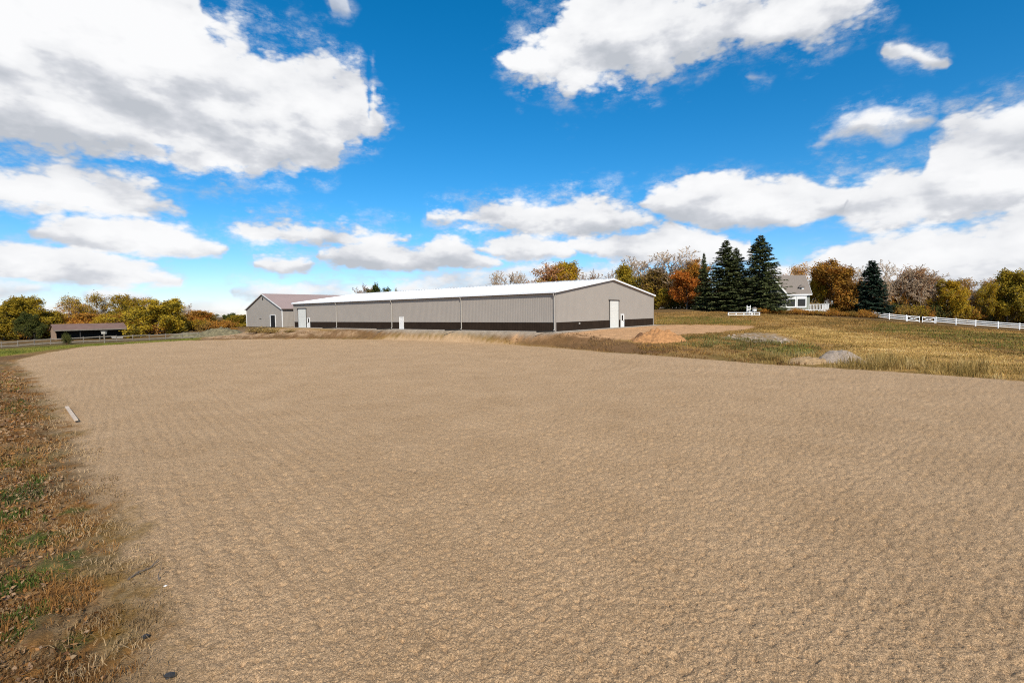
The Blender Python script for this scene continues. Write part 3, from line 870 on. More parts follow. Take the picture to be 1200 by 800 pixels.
M_vinyl = plain('white_vinyl', (0.78, 0.78, 0.77), .45, .03, 1)
fpx = [(1022, 372.2, 109), (1042, 374.6, 107.5), (1062, 376.6, 106.3)]
rail_fence('white_fence', 'short white three rail fence from the dark spruce to the gates', [gp(*q) for q in fpx], 1.38, (.42, .82, 1.2), M_vinyl, .16, .15, (0, 1, 2), .005)
fpx = [(1096.4, 378.8, 105), (1120, 380.7, 104), (1143, 382.6, 103.2), (1169.4, 384.6, 102.2), (1194.5, 386.4, 101.2), (1222, 388.4, 100.2), (1252, 390.4, 99), (1290, 393, 97.5)]
rail_fence('white_fence', 'long white three rail fence running out of frame to the right', [gp(*q) for q in fpx], 1.38, (.42, .82, 1.2), M_vinyl, .16, .15, range(8), .005)
for (a, b, lab) in (((1062.8, 376.7, 106.25), (1077.6, 377.7, 105.7), 'left of the two white cross braced gates in the white fence'),
                    ((1080.3, 377.9, 105.6), (1095.6, 378.7, 105.05), 'right of the two white cross braced gates in the white fence')):
    a = np.array(gp(*a)); b = np.array(gp(*b)); g = thing('gate', lab, 'gate', tuple(a), 0, 'white gates in the fence'); d = b - a
    mb = MB()
    for t in (.03, .97):
        q = d * t; mb.box(q[0] - .06, q[0] + .06, q[1] - .05, q[1] + .05, q[2] + .05, q[2] + 1.3)
    for z in (.3, 1.2): mb.beam((d[0] * .05, d[1] * .05, z + d[2] * .05), (d[0] * .95, d[1] * .95, z + d[2] * .95), .05, .13)
    mb.build('frame', M_vinyl, g)
    mb = MB(); mb.beam((d[0] * .06, d[1] * .06 - .05, .36), (d[0] * .94, d[1] * .94 - .05, 1.14 + d[2]), .04, .1)
    mb.beam((d[0] * .06, d[1] * .06 + .05, 1.14), (d[0] * .94, d[1] * .94 + .05, .36 + d[2]), .04, .1); mb.build('cross_brace', M_vinyl, g)

# left weathered fence
fl = []; 
for px in np.arange(-95, 250, 19.3):
    D = 91 + (px + 60) * .055
    r_ = ray(px, 400); x_ = r_[0] * D; fl.append((x_, D, H1(x_, D)))
rail_fence('rail_fence', 'weathered grey two rail wooden fence beyond the green strip at left', fl, 1.15, (.25, 1.0), M_wood, .11, .16, range(len(fl)), .06)
# pole with a box in front of the shed
q = at(122.5, 398.5, 96); q[2] = H1(q[0], q[1])
po = thing('utility_post', 'pale post with grey box on top before the open shed', 'post', tuple(q))
mb = MB(); mb.tube([(0, 0, -.3), (0, 0, 2.1)], .11, 8); mb.build('pole', M_wood, po)
mb = MB(); mb.box(-.38, .38, -.2, .2, 1.75, 2.2); mb.box(-.44, .44, -.26, .26, 2.2, 2.26); mb.build('box', M_spout, po)
# pale trough in the shed
q = at(137.5, 397.5, 110); q[2] = H1(q[0], q[1])
tr = thing('feed_trough', 'pale rounded trough lying at right end of open shed', 'trough', tuple(q), .8)
mb = MB()
a = [(-.9, -.3, .15), (.9, -.3, .15), (.9, .3, .15), (-.9, .3, .15)]; mb.hexa(a + [(x_ * 1.2, y_ * 1.35, .6) for x_, y_, _ in a])
mb.build('basin', M_spout, tr)
for x_ in (-.6, .6): mb = MB(); mb.box(x_ - .06, x_ + .06, -.25, .25, -.05, .16); mb.build('foot', M_dark, tr)

# ------------------------------------------------------------------ house on the rise
hp = at(932, 368, 114); hp[2] = H1(hp[0], hp[1])
hb = 3.0                                              # floor level of the house
Hs = thing('farmhouse', 'grey green farmhouse with shingled roof and white trim behind the hedge', 'house', (hp[0], hp[1] + 2, hb), R(-14))
hx0, hx1, hd_, he, hr = -6.5, 4.0, 9.0, 4.95, 9.2
mb = MB()
mb.poly([(hx0, 0, -.6), (hx1, 0, -.6), (hx1, 0, he), (hx0, 0, he)]); mb.poly([(hx1, hd_, -.6), (hx0, hd_, -.6), (hx0, hd_, he), (hx1, hd_, he)])
mb.poly([(hx1, 0, -.6), (hx1, hd_, -.6), (hx1, hd_, he), (hx1, hd_ / 2, hr), (hx1, 0, he)]); mb.poly([(hx0, hd_, -.6), (hx0, 0, -.6), (hx0, 0, he), (hx0, hd_ / 2, hr), (hx0, hd_, he)])
mb.build('wall', M_gsid, Hs)
mb = MB(); sh = (hr - he) / (hd_ / 2)
a = [(hx0 - .3, -.45, he - sh * .45 + .02), (hx1 + .3, -.45, he - sh * .45 + .02), (hx1 + .3, hd_ / 2, hr + .02), (hx0 - .3, hd_ / 2, hr + .02)]
mb.hexa(a + [(q[0], q[1], q[2] + .16) for q in a])
a = [(hx0 - .3, hd_ / 2, hr + .02), (hx1 + .3, hd_ / 2, hr + .02), (hx1 + .3, hd_ + .45, he - sh * .45 + .02), (hx0 - .3, hd_ + .45, he - sh * .45 + .02)]
mb.hexa(a + [(q[0], q[1], q[2] + .16) for q in a])
mb.build('roof', M_shing, Hs)
mb = MB(); mb.box(hx0 - .3, hx1 + .32, -.52, -.46, he - sh * .45 - .12, he - sh * .45 + .15)
mb.beam((hx1 + .33, -.48, he - sh * .48 + .1), (hx1 + .33, hd_ / 2, hr + .1), .05, .25)
mb.build('eave_trim', M_white, Hs)
# front wing with its gable to the left
wx0, wx1, wy, wr = -8.2, -1.7, -2.2, 9.0
mb = MB(); xm = (wx0 + wx1) / 2
mb.poly([(wx0, wy, -.6), (wx1, wy, -.6), (wx1, wy, he), (xm, wy, wr), (wx0, wy, he)]); mb.poly([(wx1, wy, -.6), (wx1, 0, -.6), (wx1, 0, he), (wx1, wy, he)])
mb.poly([(wx0, 3, -.6), (wx0, wy, -.6), (wx0, wy, he), (wx0, 3, he)])
mb.build('wing_wall', M_gsid, Hs)
sw_ = (wr - he) / ((wx1 - wx0) / 2)
mb = MB()
a = [(wx1 + .4, wy - .4, he - sw_ * .4), (wx1 + .4, 3.2, he - sw_ * .4), (xm, 4, wr), (xm, wy - .4, wr)]; mb.hexa([(q[0], q[1], q[2] + .02) for q in a] + [(q[0], q[1], q[2] + .18) for q in a])
a = [(wx0 - .4, 3.2, he - sw_ * .4), (wx0 - .4, wy - .4, he - sw_ * .4), (xm, wy - .4, wr), (xm, 4, wr)]; mb.hexa([(q[0], q[1], q[2] + .02) for q in a] + [(q[0], q[1], q[2] + .18) for q in a])
mb.build('wing_roof', M_shing, Hs)
mb = MB(); mb.beam((wx1 + .45, wy - .44, he - sw_ * .45 + .05), (xm, wy - .44, wr + .08), .06, .32); mb.beam((xm - .004, wy - .44, wr + .08), (wx0 - .45, wy - .44, he - sw_ * .45 + .05), .06, .32)
mb.build('rake_board', M_white, Hs)
# projecting bay with the two big windows
bx0, bx1 = -1.35, 3.1
mb = MB(); mb.box(bx0, bx1, -.9, -.02, -.6, 4.35); mb.build('bay', M_gsid, Hs)
mb = MB(); mb.hexa([(bx0 - .2, -1.15, 4.36), (bx1 + .2, -1.15, 4.36), (bx1 + .2, -.02, 4.36), (bx0 - .2, -.02, 4.36), (bx0 - .1, -1.0, 4.5), (bx1 + .1, -1.0, 4.5), (bx1 + .1, -.02, 4.72), (bx0 - .1, -.02, 4.72)]); mb.build('bay_roof', M_white, Hs)
for cx_ in (bx0 + 1.2, bx1 - 1.1):
    w_ = 1.62
    mb = MB(); mb.box(cx_ - w_ / 2, cx_ + w_ / 2, -.935, -.905, 1.9, 3.55); wn_ = mb.build('window', M_glass, Hs)
    mb = MB()
    mb.box(cx_ - w_ / 2 - .24, cx_ - w_ / 2, -.98, -.903, 1.6, 4.3); mb.box(cx_ + w_ / 2, cx_ + w_ / 2 + .24, -.98, -.903, 1.6, 4.3)
    mb.box(cx_ - w_ / 2 + .002, cx_ + w_ / 2 - .002, -.975, -.903, 3.56, 4.3); mb.box(cx_ - w_ / 2 + .002, cx_ + w_ / 2 - .002, -.975, -.903, 1.6, 1.89)
    mb.build('frame', M_white, wn_)
# dormer
mb = MB(); dx = 2.5; dy = .75
mb.box(dx - .45, dx + .45, dy, dy + 1.6, he + .4, he + 1.35); dm = mb.build('dormer', M_white, Hs)
mb = MB(); mb.hexa([(dx - .7, dy - .25, he + 1.36), (dx + .7, dy - .25, he + 1.36), (dx + .7, dy + 2.2, he + 1.6), (dx - .7, dy + 2.2, he + 1.6),
                    (dx - .05, dy - .25, he + 1.85), (dx + .05, dy - .25, he + 1.85), (dx + .05, dy + 2.2, he + 2.1), (dx - .05, dy + 2.2, he + 2.1)]); mb.build('dormer_roof', M_shing, dm)
mb = MB(); mb.box(dx - .42, dx - .02, dy - .03, dy - .003, he + .55, he + 1.3); mb.build('dormer_window', M_glass, dm)
# deck on the right
mb = MB(); mb.box(bx1 + .3, 7.6, -1.4, 3.2, 1.02, 1.14); mb.box(bx0 - .6, bx1 + .28, -1.9, -.92, .95, 1.1)
dk = mb.build('deck', M_white, Hs)
mb = MB()
for x_ in np.arange(bx1 + .35, 7.6, .3): mb.box(x_ - .05, x_ + .05, -1.38, -1.32, 1.15, 2.2)
for y_ in np.arange(-1.2, 3.2, .3): mb.box(7.5, 7.56, y_ - .05, y_ + .05, 1.15, 2.2)
mb.box(bx1 + .3, 7.6, -1.4, -1.3, 2.2, 2.32); mb.box(7.48, 7.58, -1.29, 3.2, 2.2, 2.32); mb.box(bx1 + .3, 7.6, -1.4, -1.3, .3, 1.0)
mb.build('railing', M_white, dk)

# white low railing and chair left of the house
q = at(853.5, 363.5, 107); q[2] = H1(q[0], q[1]); e = at(890, 364, 106); e[2] = H1(e[0], e[1])
wr_ = thing('garden_railing', 'low white garden railing on the rise before the tall spruces', 'railing', tuple(q)); d = e - q
for t in np.linspace(0, 1, 5): mb = MB(); mb.box(d[0] * t - .09, d[0] * t + .09, d[1] * t - .09, d[1] * t + .09, d[2] * t - .2, d[2] * t + .75); mb.build('post', M_white, wr_)
for z in (.66, .2):
    mb = MB(); mb.beam((0, -.1, z), (d[0], d[1] - .1, d[2] + z), .06, .16); mb.build('rail', M_white, wr_)
q = at(878.5, 363, 107.5); q[2] = H1(q[0], q[1])
ch = thing('garden_chair', 'white high backed chair behind the low white railing', 'chair', tuple(q), .2)
for sx_ in (-.4, .4):
    mb = MB(); mb.box(sx_ - .08, sx_ + .08, .3, .4, 0, 2.1); mb.build('back_post', M_white, ch)
    mb = MB(); mb.box(sx_ - .06, sx_ + .06, -.4, -.3, 0, .9); mb.build('leg', M_white, ch)
mb = MB(); mb.box(-.45, .45, -.42, .28, .65, .75); mb.build('seat', M_white, ch)
mb = MB(); [mb.box(-.31, .31, .32, .38, z, z + .16) for z in (.95, 1.3, 1.65)]; mb.build('backrest', M_white, ch)
q = at(884, 363, 107); q[2] = H1(q[0], q[1])
bh = thing('bird_house', 'small white bird house with grey roof right of the white chair', 'bird house', tuple(q))
mb = MB(); mb.box(-.05, .05, -.05, .05, -.2, .9); mb.build('pole', M_white, bh)
mb = MB(); mb.box(-.33, .33, -.3, .3, .9, 1.4); mb.build('house_box', M_white, bh)
mb = MB(); mb.hexa([(-.48, -.42, 1.402), (.48, -.42, 1.402), (.48, .42, 1.402), (-.48, .42, 1.402), (-.06, -.4, 1.75), (.06, -.4, 1.75), (.06, .4, 1.75), (-.06, .4, 1.75)]); mb.build('roof', M_shing, bh)

# ------------------------------------------------------------------ heaps
def heap(name, label, cat, c, rx, ry, h, mat, seed, rough=.12, peaks=1):
    n_ = 70
    t = np.linspace(0, 1, 26); a_ = np.linspace(0, 2 * math.pi, n_, endpoint=False)
    TT, AA_ = np.meshgrid(t, a_, indexing='ij')
    wob = 1 + .22 * (fbm(np.cos(AA_) * 1.4 + seed, np.sin(AA_) * 1.4, seed, 3) - .5) * 2
    X = np.cos(AA_) * TT * rx * wob; Y = np.sin(AA_) * TT * ry * wob
    Z = h * np.clip(1 - TT ** 2.3, 0, 1) ** 1.1
    nn = fbm(X * 1.6 + seed * 3, Y * 1.6, seed + 3, 4) - .5
    Z = Z * (1 + nn * .45) + nn * rough * .6 * (1 - TT) * h * 2 + (fbm(X * 6, Y * 6, seed + 5, 3) - .5) * rough * .9 * (1 - TT ** 4)
    Z = Z + H((X + c[0]).ravel(), (Y + c[1]).ravel()).reshape(X.shape) - c[2] - .12 * TT ** 3
    id_ = np.arange(X.size).reshape(X.shape)
    a0 = id_[:-1]; a1 = id_[1:]
    F_ = np.stack([a0, a1, np.roll(a1, -1, 1), np.roll(a0, -1, 1)], -1).reshape(-1, 4)
    me = np_mesh(name, np.stack([X.ravel(), Y.ravel(), Z.ravel()], 1), F_, mat, smooth_sh=True)
    return link(name, me, None, tuple(c), label=label, category=cat)


M_dirt = plain('orange_dirt', (0.41, 0.20, 0.078), .95, .4, 2.5, bump=.12, bscale=6)
M_dirtb = plain('dark_soil', (0.17, 0.085, 0.04), .95, .35, 3, bump=.08, bscale=6)
M_grav = plain('grey_gravel', (0.32, 0.25, 0.19), .95, .3, 9, bump=.05, bscale=14)
M_tand = plain('tan_soil', (0.33, 0.215, 0.11), .95, .3, 5, bump=.05, bscale=10)
M_rub = plain('weedy_rubble', (0.16, 0.135, 0.075), .95, .55, 2, bump=.1, bscale=5)
M_stone = plain('pale_stone', (0.44, 0.34, 0.25), .9, .3, 3, bump=.03, bscale=10)
c = ground_at(771, 399); heap('dirt_heap', 'orange brown dirt heap in front of the building gable end', 'heap', c, 3.5, 2.3, 1.2, M_dirt, 3, .32)
c = ground_at(751, 399.5); heap('soil_heap', 'small dark brown soil heap left of the orange dirt heap', 'heap', c, .9, .9, .95, M_dirtb, 5, .16)
c = ground_at(984, 424.5); heap('gravel_heap', 'smooth grey gravel heap by the right side of the sand', 'heap', c, 1.95, 1.6, .9, M_grav, 7, .04)
c = ground_at(948, 425); heap('sandy_mound', 'low tan mound left of the grey gravel heap', 'mound', c, 2.3, 1.2, .45, M_tand, 9, .2)
c = ground_at(255, 393); heap('rubble_heap', 'long grey green weedy rubble heap left of the barn', 'heap', c, 5.2, 2.6, 1.45, M_rub, 11, .3)
c = ground_at(222, 394.5); heap('rubble_heap', 'low weedy rubble heap at the end of the rail fence', 'heap', c, 4.6, 2.2, .9, M_rub, 13, .3)

# loose pale stones in the rubble patch, one mesh per stone
def stone_mesh(seed):
    rs = np.random.default_rng(seed); V = []
    for i in range(5):
        zz = -1 + 2 * i / 4; r_ = math.sqrt(max(.05, 1 - zz * zz))
        for k in range(7):
            t = 2 * math.pi * k / 7; j = rs.uniform(.7, 1.2); V.append((math.cos(t) * r_ * j, math.sin(t) * r_ * j, zz * .6 * rs.uniform(.8, 1.1)))
    F_ = [(i * 7 + k, i * 7 + (k + 1) % 7, (i + 1) * 7 + (k + 1) % 7, (i + 1) * 7 + k) for i in range(4) for k in range(7)]
    me = bpy.data.meshes.new('stone'); me.from_pydata(V, [], F_ + [tuple(range(6, -1, -1)), tuple(range(28, 35))]); me.materials.append(M_stone); return me
sm = [stone_mesh(i) for i in range(4)]
for i in range(34):
    px = RNG.uniform(852, 930); py = 390 + (px - 852) * .1 + RNG.uniform(0, 6)
    g = ground_at(px, py); s_ = RNG.uniform(.08, .22)
    o = link('stone', sm[i % 4], None, (g[0], g[1], g[2] + s_ * .2), label='pale stone lying in the rubble patch below the house', category='stone', group='pale stones in the rubble patch')
    o.scale = (s_ * RNG.uniform(.8, 1.6), s_, s_ * .8); o.rotation_euler = (0, 0, RNG.uniform(0, 6))

# board, stick, dark stones at the left edge of the sand
g0 = plane_pt(78.2, 478.5); g1 = plane_pt(89.5, 496)
bd = MB(); dv = g1 - g0; Lb = float(np.hypot(dv[0], dv[1]))
bd.box(0, Lb, -.065, .065, .03, .09)
o = bd.build('plank', plain('pale_board', (0.55, 0.43, 0.32), .8, .15, 4), None, label='pale wooden board lying at left edge of the sand', category='board')
o.location = (g0[0], g0[1], .03); o.rotation_euler = (0, R(-.6), math.atan2(dv[1], dv[0]))
mb = MB()
s0 = plane_pt(150, 680); s1 = plane_pt(162, 674); s2_ = plane_pt(176, 668); s3 = plane_pt(186, 660)
mb.tube([(s0[0], s0[1], .02), (s1[0], s1[1], .06), (s2_[0], s2_[1], .05), (s3[0], s3[1], .09)], [.016, .013, .01, .005], 5)
mb.tube([(s1[0], s1[1], .06), (s1[0] + .1, s1[1] - .12, .1)], [.009, .004], 4); mb.tube([(s2_[0], s2_[1], .05), (s2_[0] + .05, s2_[1] + .16, .1)], [.008, .004], 4)
mb.build('dead_branch', M_bark, None, label='thin dead branch lying at the sand edge bottom left', category='branch')
t0 = plane_pt(187, 680)
mb = MB(); mb.tube([(t0[0], t0[1], 0), (t0[0] - .02, t0[1], .1), (t0[0] + .03, t0[1], .2), (t0[0] + .03, t0[1] + .02, .3)], [.02, .008, .006, .003], 5)
mb.build('plant_stem', M_bark, None, label='single dark dry stem standing at the sand edge', category='stem')
for (px, py, s_, lab, mt) in ((171, 748, .055, 'dark stone half buried in brown grass beside an orange patch', M_dark), (199, 795, .07, 'dark stone at the bottom edge of the picture', M_dark),
                              (194, 688, .028, 'small white stone beside the dry stem', M_white)):
    g = plane_pt(px, py)
    o = link('stone', stone_mesh(int(px)), None, (g[0], g[1], .02 + s_ * .3), label=lab, category='stone'); o.data.materials[0] = mt
    o.scale = (s_, s_ * .8, s_ * .8)

# ------------------------------------------------------------------ trees
def seg_mesh(segs, n=4):
    """tapered tubes from segment list (p0,p1,r0,r1) -> V,F"""
    P0 = np.array([s[0] for s in segs]); P1 = np.array([s[1] for s in segs]); r0 = np.array([s[2] for s in segs]); r1 = np.array([s[3] for s in segs])
    d = P1 - P0; d /= np.linalg.norm(d, axis=1)[:, None] + 1e-9
    ref = np.where(np.abs(d[:, 2:3]) > .9, np.array([[1., 0, 0]]), np.array([[0, 0, 1.]]))
    u = np.cross(d, ref); u /= np.linalg.norm(u, axis=1)[:, None]; v = np.cross(d, u)
    V = []
    for P, r in ((P0, r0), (P1, r1)):
        for k in range(n):
            t = 2 * math.pi * k / n
            V.append(P + (u * math.cos(t) + v * math.sin(t)) * r[:, None])
    V = np.stack(V, 1)
    m_ = len(segs); F_ = []
    b = np.arange(m_)[:, None] * 2 * n
    for k in range(n):
        k2 = (k + 1) % n
        F_.append(b + np.array([[k, k2, n + k2, n + k]]))
    return V.reshape(-1, 3), np.concatenate(F_, 0)


def quads(C, size, rs, flat=0.0):
    n = len(C)
    u = rs.normal(0, 1, (n, 3)); u[:, 2] *= (1 - flat); u /= np.linalg.norm(u, axis=1)[:, None]
    v = np.cross(u, rs.normal(0, 1, (n, 3))); v /= np.linalg.norm(v, axis=1)[:, None]
    u = u * size[:, None]; v = v * size[:, None] * .75
    return np.stack([C - u, C - v, C + u, C + v], 1).reshape(-1, 3), np.arange(n * 4).reshape(-1, 4)


class Deciduous:
    """10 m tree: trunk mesh + crown mesh (twigs and leaves)"""
    def __init__(s, seed, spread=1.0, upright=0.5, leaves=6, leafsize=.17, low=.2, twig_keep=1.0, stems=1, height=10.0):
        rs = np.random.default_rng(seed); s.tr = []; s.tw = []; s.ends = []
        for st in range(stems):
            off = rs.normal(0, .35 * (stems > 1), 2)
            s.grow(rs, np.array([off[0], off[1], -.3]), np.array([rs.normal(0, .06) + off[0] * .15, rs.normal(0, .06) + off[1] * .15, 1.]), height * .92 / (1 + .12 * (stems > 1)), .17 / stems ** .4, 0, spread, upright, low)
        ends = np.array(s.ends)
        top = ends[:, 2].max(); sc = height / top
        if leaves == 0: s.tr = [(a_, b_, r_ * 1.7, q_ * 1.7) for a_, b_, r_, q_ in s.tr]; s.tw = [(a_, b_, r_ * 1.15, q_ * 1.1) for a_, b_, r_, q_ in s.tw]
        s.V1, s.F1 = seg_mesh(s.tr, 6)
        s.V2, s.F2 = seg_mesh(s.tw, 3)
        s.V1 = s.V1 * sc; s.V2 = s.V2 * sc; ends = ends * sc
        s.width = np.percentile(np.abs(ends[:, 0]), 97) * 2
        nl = int(len(ends) * leaves * 1.5); leafsize *= .82
        if nl:
            C = ends[rs.integers(0, len(ends), nl)] + rs.normal(0, .28, (nl, 3))
            cl = fbm(C[:, 0] * .7 + C[:, 2] * .5, C[:, 1] * .7 + C[:, 2] * .9, seed, 2)
            s.LV, s.LF = quads(C, rs.uniform(.6, 1.2, nl) * leafsize, rs)
            s.tint = np.repeat(np.clip(cl * 1.3 - .15 + rs.normal(0, .18, nl), 0, 1), 4)
        else: s.LV = None
    def grow(s, rs, p, d, ln, r, lev, spread, upright, low):
        nseg = (7, 5, 4, 3, 2)[lev]; d = d / np.linalg.norm(d)
        pts = [p]; rr_ = []
        for i in range(nseg):
            d = d + rs.normal(0, .09 + .03 * lev, 3); d[2] += upright * .1 * (lev > 0); d /= np.linalg.norm(d)
            q = p + d * ln / nseg
            ra = r * (1 - .85 * i / nseg); rb = r * (1 - .85 * (i + 1) / nseg)
            (s.tr if lev <= 1 else s.tw).append((p, q, max(ra, .026), max(rb, .020)))
            p = q; pts.append(p)
        if lev == 4 or (lev == 3 and rs.uniform() < .1):
            s.ends.append(p); return
        nchild = (13, 6, 5, 4)[lev]
        for k in range(nchild):
            t = low + (1 - low) * (k + rs.uniform(0, .8)) / nchild if lev == 0 else .2 + .8 * (k + rs.uniform()) / nchild
            t = min(t, .98); i = int(t * nseg); f = t * nseg - i
            q = pts[i] * (1 - f) + pts[i + 1] * f
            dd = pts[i + 1] - pts[i]; dd = dd / np.linalg.norm(dd)
            a = k * 2.4 + rs.uniform(0, 1.2)
            side = np.cross(dd, [math.cos(a), math.sin(a), .1]); side /= np.linalg.norm(side) + 1e-9
            el = (.55 + .5 * (1 - t)) * spread if lev == 0 else .75 * spread ** .5
            nd = dd * math.cos(el) + side * math.sin(el)
            cl = ln * ((.50 - .22 * t) if lev == 0 else .42) * rs.uniform(.75, 1.2)
            s.grow(rs, q, nd, cl, r * (.42 if lev == 0 else .5) * (1 - .5 * t) + .004, lev + 1, spread, upright, low)
        s.ends.append(p)


VAR = {}
def variant(key, leafmat, barkmat, twigmat=None, **kw):
    t = Deciduous(**kw)
    trunk = np_mesh('trunk', t.V1, t.F1, barkmat, smooth_sh=True)
    if t.LV is not None:
        V = np.concatenate([t.V2, t.LV]); me = np_mesh('crown', V, np.concatenate([t.F2, t.LF + len(t.V2)]), leafmat, attr=np.concatenate([np.full(len(t.V2), .5), t.tint]))
        me.materials.append(twigmat or barkmat)
        mi = np.zeros(len(t.F2) + len(t.LF), np.int32); mi[:len(t.F2)] = 1; me.polygons.foreach_set('material_index', mi)
    else:
        me = np_mesh('crown', t.V2, t.F2, twigmat or barkmat)
    VAR[key] = (trunk, me, 10.0, t.width)


M_twigp = plain('grey_twigs', (0.46, 0.33, 0.21), .9, .15, 3)
M_twigb = plain('brown_twigs', (0.27, 0.165, 0.09), .9, .2, 3)
L_yel = foliage('yellow_leaves', [(0.34, 0.19, 0.012), (0.54, 0.33, 0.02), (0.42, 0.29, 0.03), (0.26, 0.20, 0.025)], .35)
L_oli = foliage('olive_leaves', [(0.10, 0.09, 0.014), (0.28, 0.20, 0.02), (0.48, 0.32, 0.025), (0.36, 0.26, 0.025)], .3)
L_ora = foliage('orange_leaves', [(0.36, 0.10, 0.018), (0.52, 0.17, 0.022), (0.44, 0.18, 0.035), (0.28, 0.08, 0.015)], .35)
L_rus = foliage('russet_leaves', [(0.36, 0.14, 0.026), (0.56, 0.25, 0.038), (0.50, 0.28, 0.042), (0.26, 0.12, 0.028)], .35)
L_bro = foliage('brown_leaves', [(0.24, 0.14, 0.035), (0.40, 0.24, 0.05), (0.32, 0.21, 0.045), (0.20, 0.12, 0.03)], .3)
L_grn = foliage('dark_green_leaves', [(0.04, 0.05, 0.014), (0.08, 0.095, 0.02), (0.14, 0.13, 0.025), (0.055, 0.07, 0.018)], .2)
L_pnk = foliage('pinkish_leaves', [(0.42, 0.20, 0.10), (0.36, 0.15, 0.05), (0.46, 0.25, 0.10), (0.28, 0.13, 0.06)], .3)

variant('yellow', L_yel, M_bark, seed=1, leaves=6, leafsize=.17, low=.15, spread=1.0)
variant('yellow2', L_yel, M_bark, seed=2, leaves=3.5, leafsize=.16, low=.12, spread=1.1)
variant('olive', L_oli, M_bark, seed=3, leaves=7, leafsize=.18, low=.05, spread=1.15)
variant('olive2', L_oli, M_bark, seed=4, leaves=5, leafsize=.17, low=.08, spread=1.0)
variant('orange', L_ora, M_bark, seed=5, leaves=8, leafsize=.17, low=.05, spread=.8)
variant('russet', L_rus, M_bark, seed=6, leaves=6, leafsize=.17, low=.08, spread=1.0)
variant('russet2', L_rus, M_barkp, M_twigp, seed=7, leaves=1.6, leafsize=.15, low=.15, spread=1.0)
variant('brown', L_bro, M_bark, seed=8, leaves=4, leafsize=.16, low=.06, spread=.9)
variant('brown2', L_bro, M_bark, M_twigb, seed=9, leaves=1.5, leafsize=.15, low=.1, spread=.9)
variant('bare', None, M_barkp, M_twigp, seed=10, leaves=0, low=.2, spread=.75, upright=1.2)
variant('bare2', None, M_bark, M_twigb, seed=12, leaves=0, low=.2, spread=.85, upright=1.0, stems=2)
variant('bare3', None, M_barkp, M_twigp, seed=13, leaves=0, low=.15, spread=1.0, upright=.7)
variant('pink', L_pnk, M_barkp, M_twigp, seed=14, leaves=2.2, leafsize=.15, low=.1, spread=.9)
variant('sparse', L_yel, M_barkp, M_twigp, seed=15, leaves=1.2, leafsize=.15, low=.12, spread=1.1)
variant('dark', L_grn, M_bark, seed=16, leaves=9, leafsize=.18, low=.03, spread=1.1)


def shrub_variant(key, mat, seed, dens=2600, h=2.6, w=3.6, size=.13, twig=M_twigb):
    rs = np.random.default_rng(seed); segs = []; ends = []
    for i in range(60):
        a = rs.uniform(0, 6.28); r_ = rs.uniform(0, .3); el = rs.uniform(.1, 1.2)
        p = np.array([math.cos(a) * r_, math.sin(a) * r_, 0]); d = np.array([math.cos(a) * math.sin(el), math.sin(a) * math.sin(el), math.cos(el)])
        ln = h * rs.uniform(.6, 1.0) / math.cos(el) ** .35
        d2 = d + rs.normal(0, .2, 3)
        m1 = p + d * ln * .5; e1 = m1 + d2 / np.linalg.norm(d2) * ln * .5
        e1[2] = max(e1[2], .15)
        segs += [(p, m1, .03, .018), (m1, e1, .018, .008)]; ends += [m1, (m1 + e1) / 2, e1, e1]
        for k in range(5):
            b_ = m1 + (e1 - m1) * rs.uniform(0, 1); e2 = b_ + rs.normal(0, .35, 3) + [0, 0, .15]; e2[2] = max(e2[2], .1); segs.append((b_, e2, .01, .006)); ends.append(e2)
    ends = np.array(ends); V2, F2 = seg_mesh(segs, 3)
    C = ends[rs.integers(0, len(ends), dens)] + rs.normal(0, .2, (dens, 3)); C[:, 2] = np.abs(C[:, 2])
    LV, LF = quads(C, rs.uniform(.6, 1.2, dens) * size, rs)
    sc = h / ends[:, 2].max()
    V = np.concatenate([V2, LV]) * sc
    me = np_mesh('shrub', V, np.concatenate([F2, LF + len(V2)]), mat, attr=np.concatenate([np.full(len(V2), .5), np.repeat(rs.uniform(0, 1, dens), 4)]))
    me.materials.append(twig); mi = np.zeros(len(F2) + len(LF), np.int32); mi[:len(F2)] = 1; me.polygons.foreach_set('material_index', mi)
    VAR[key] = (me, h, np.percentile(np.abs(ends[:, 0]), 96) * 2 * sc)


shrub_variant('s_rus', L_rus, 31, 2600); shrub_variant('s_bro', L_bro, 32, 2400); shrub_variant('s_oli', L_oli, 33, 2800)
shrub_variant('s_yel', L_yel, 34, 2400); shrub_variant('s_grn', L_grn, 35, 3200); shrub_variant('s_gol', M_gold, 36, 1800)
shrub_variant('s_thin', L_rus, 37, 900, h=2.2)


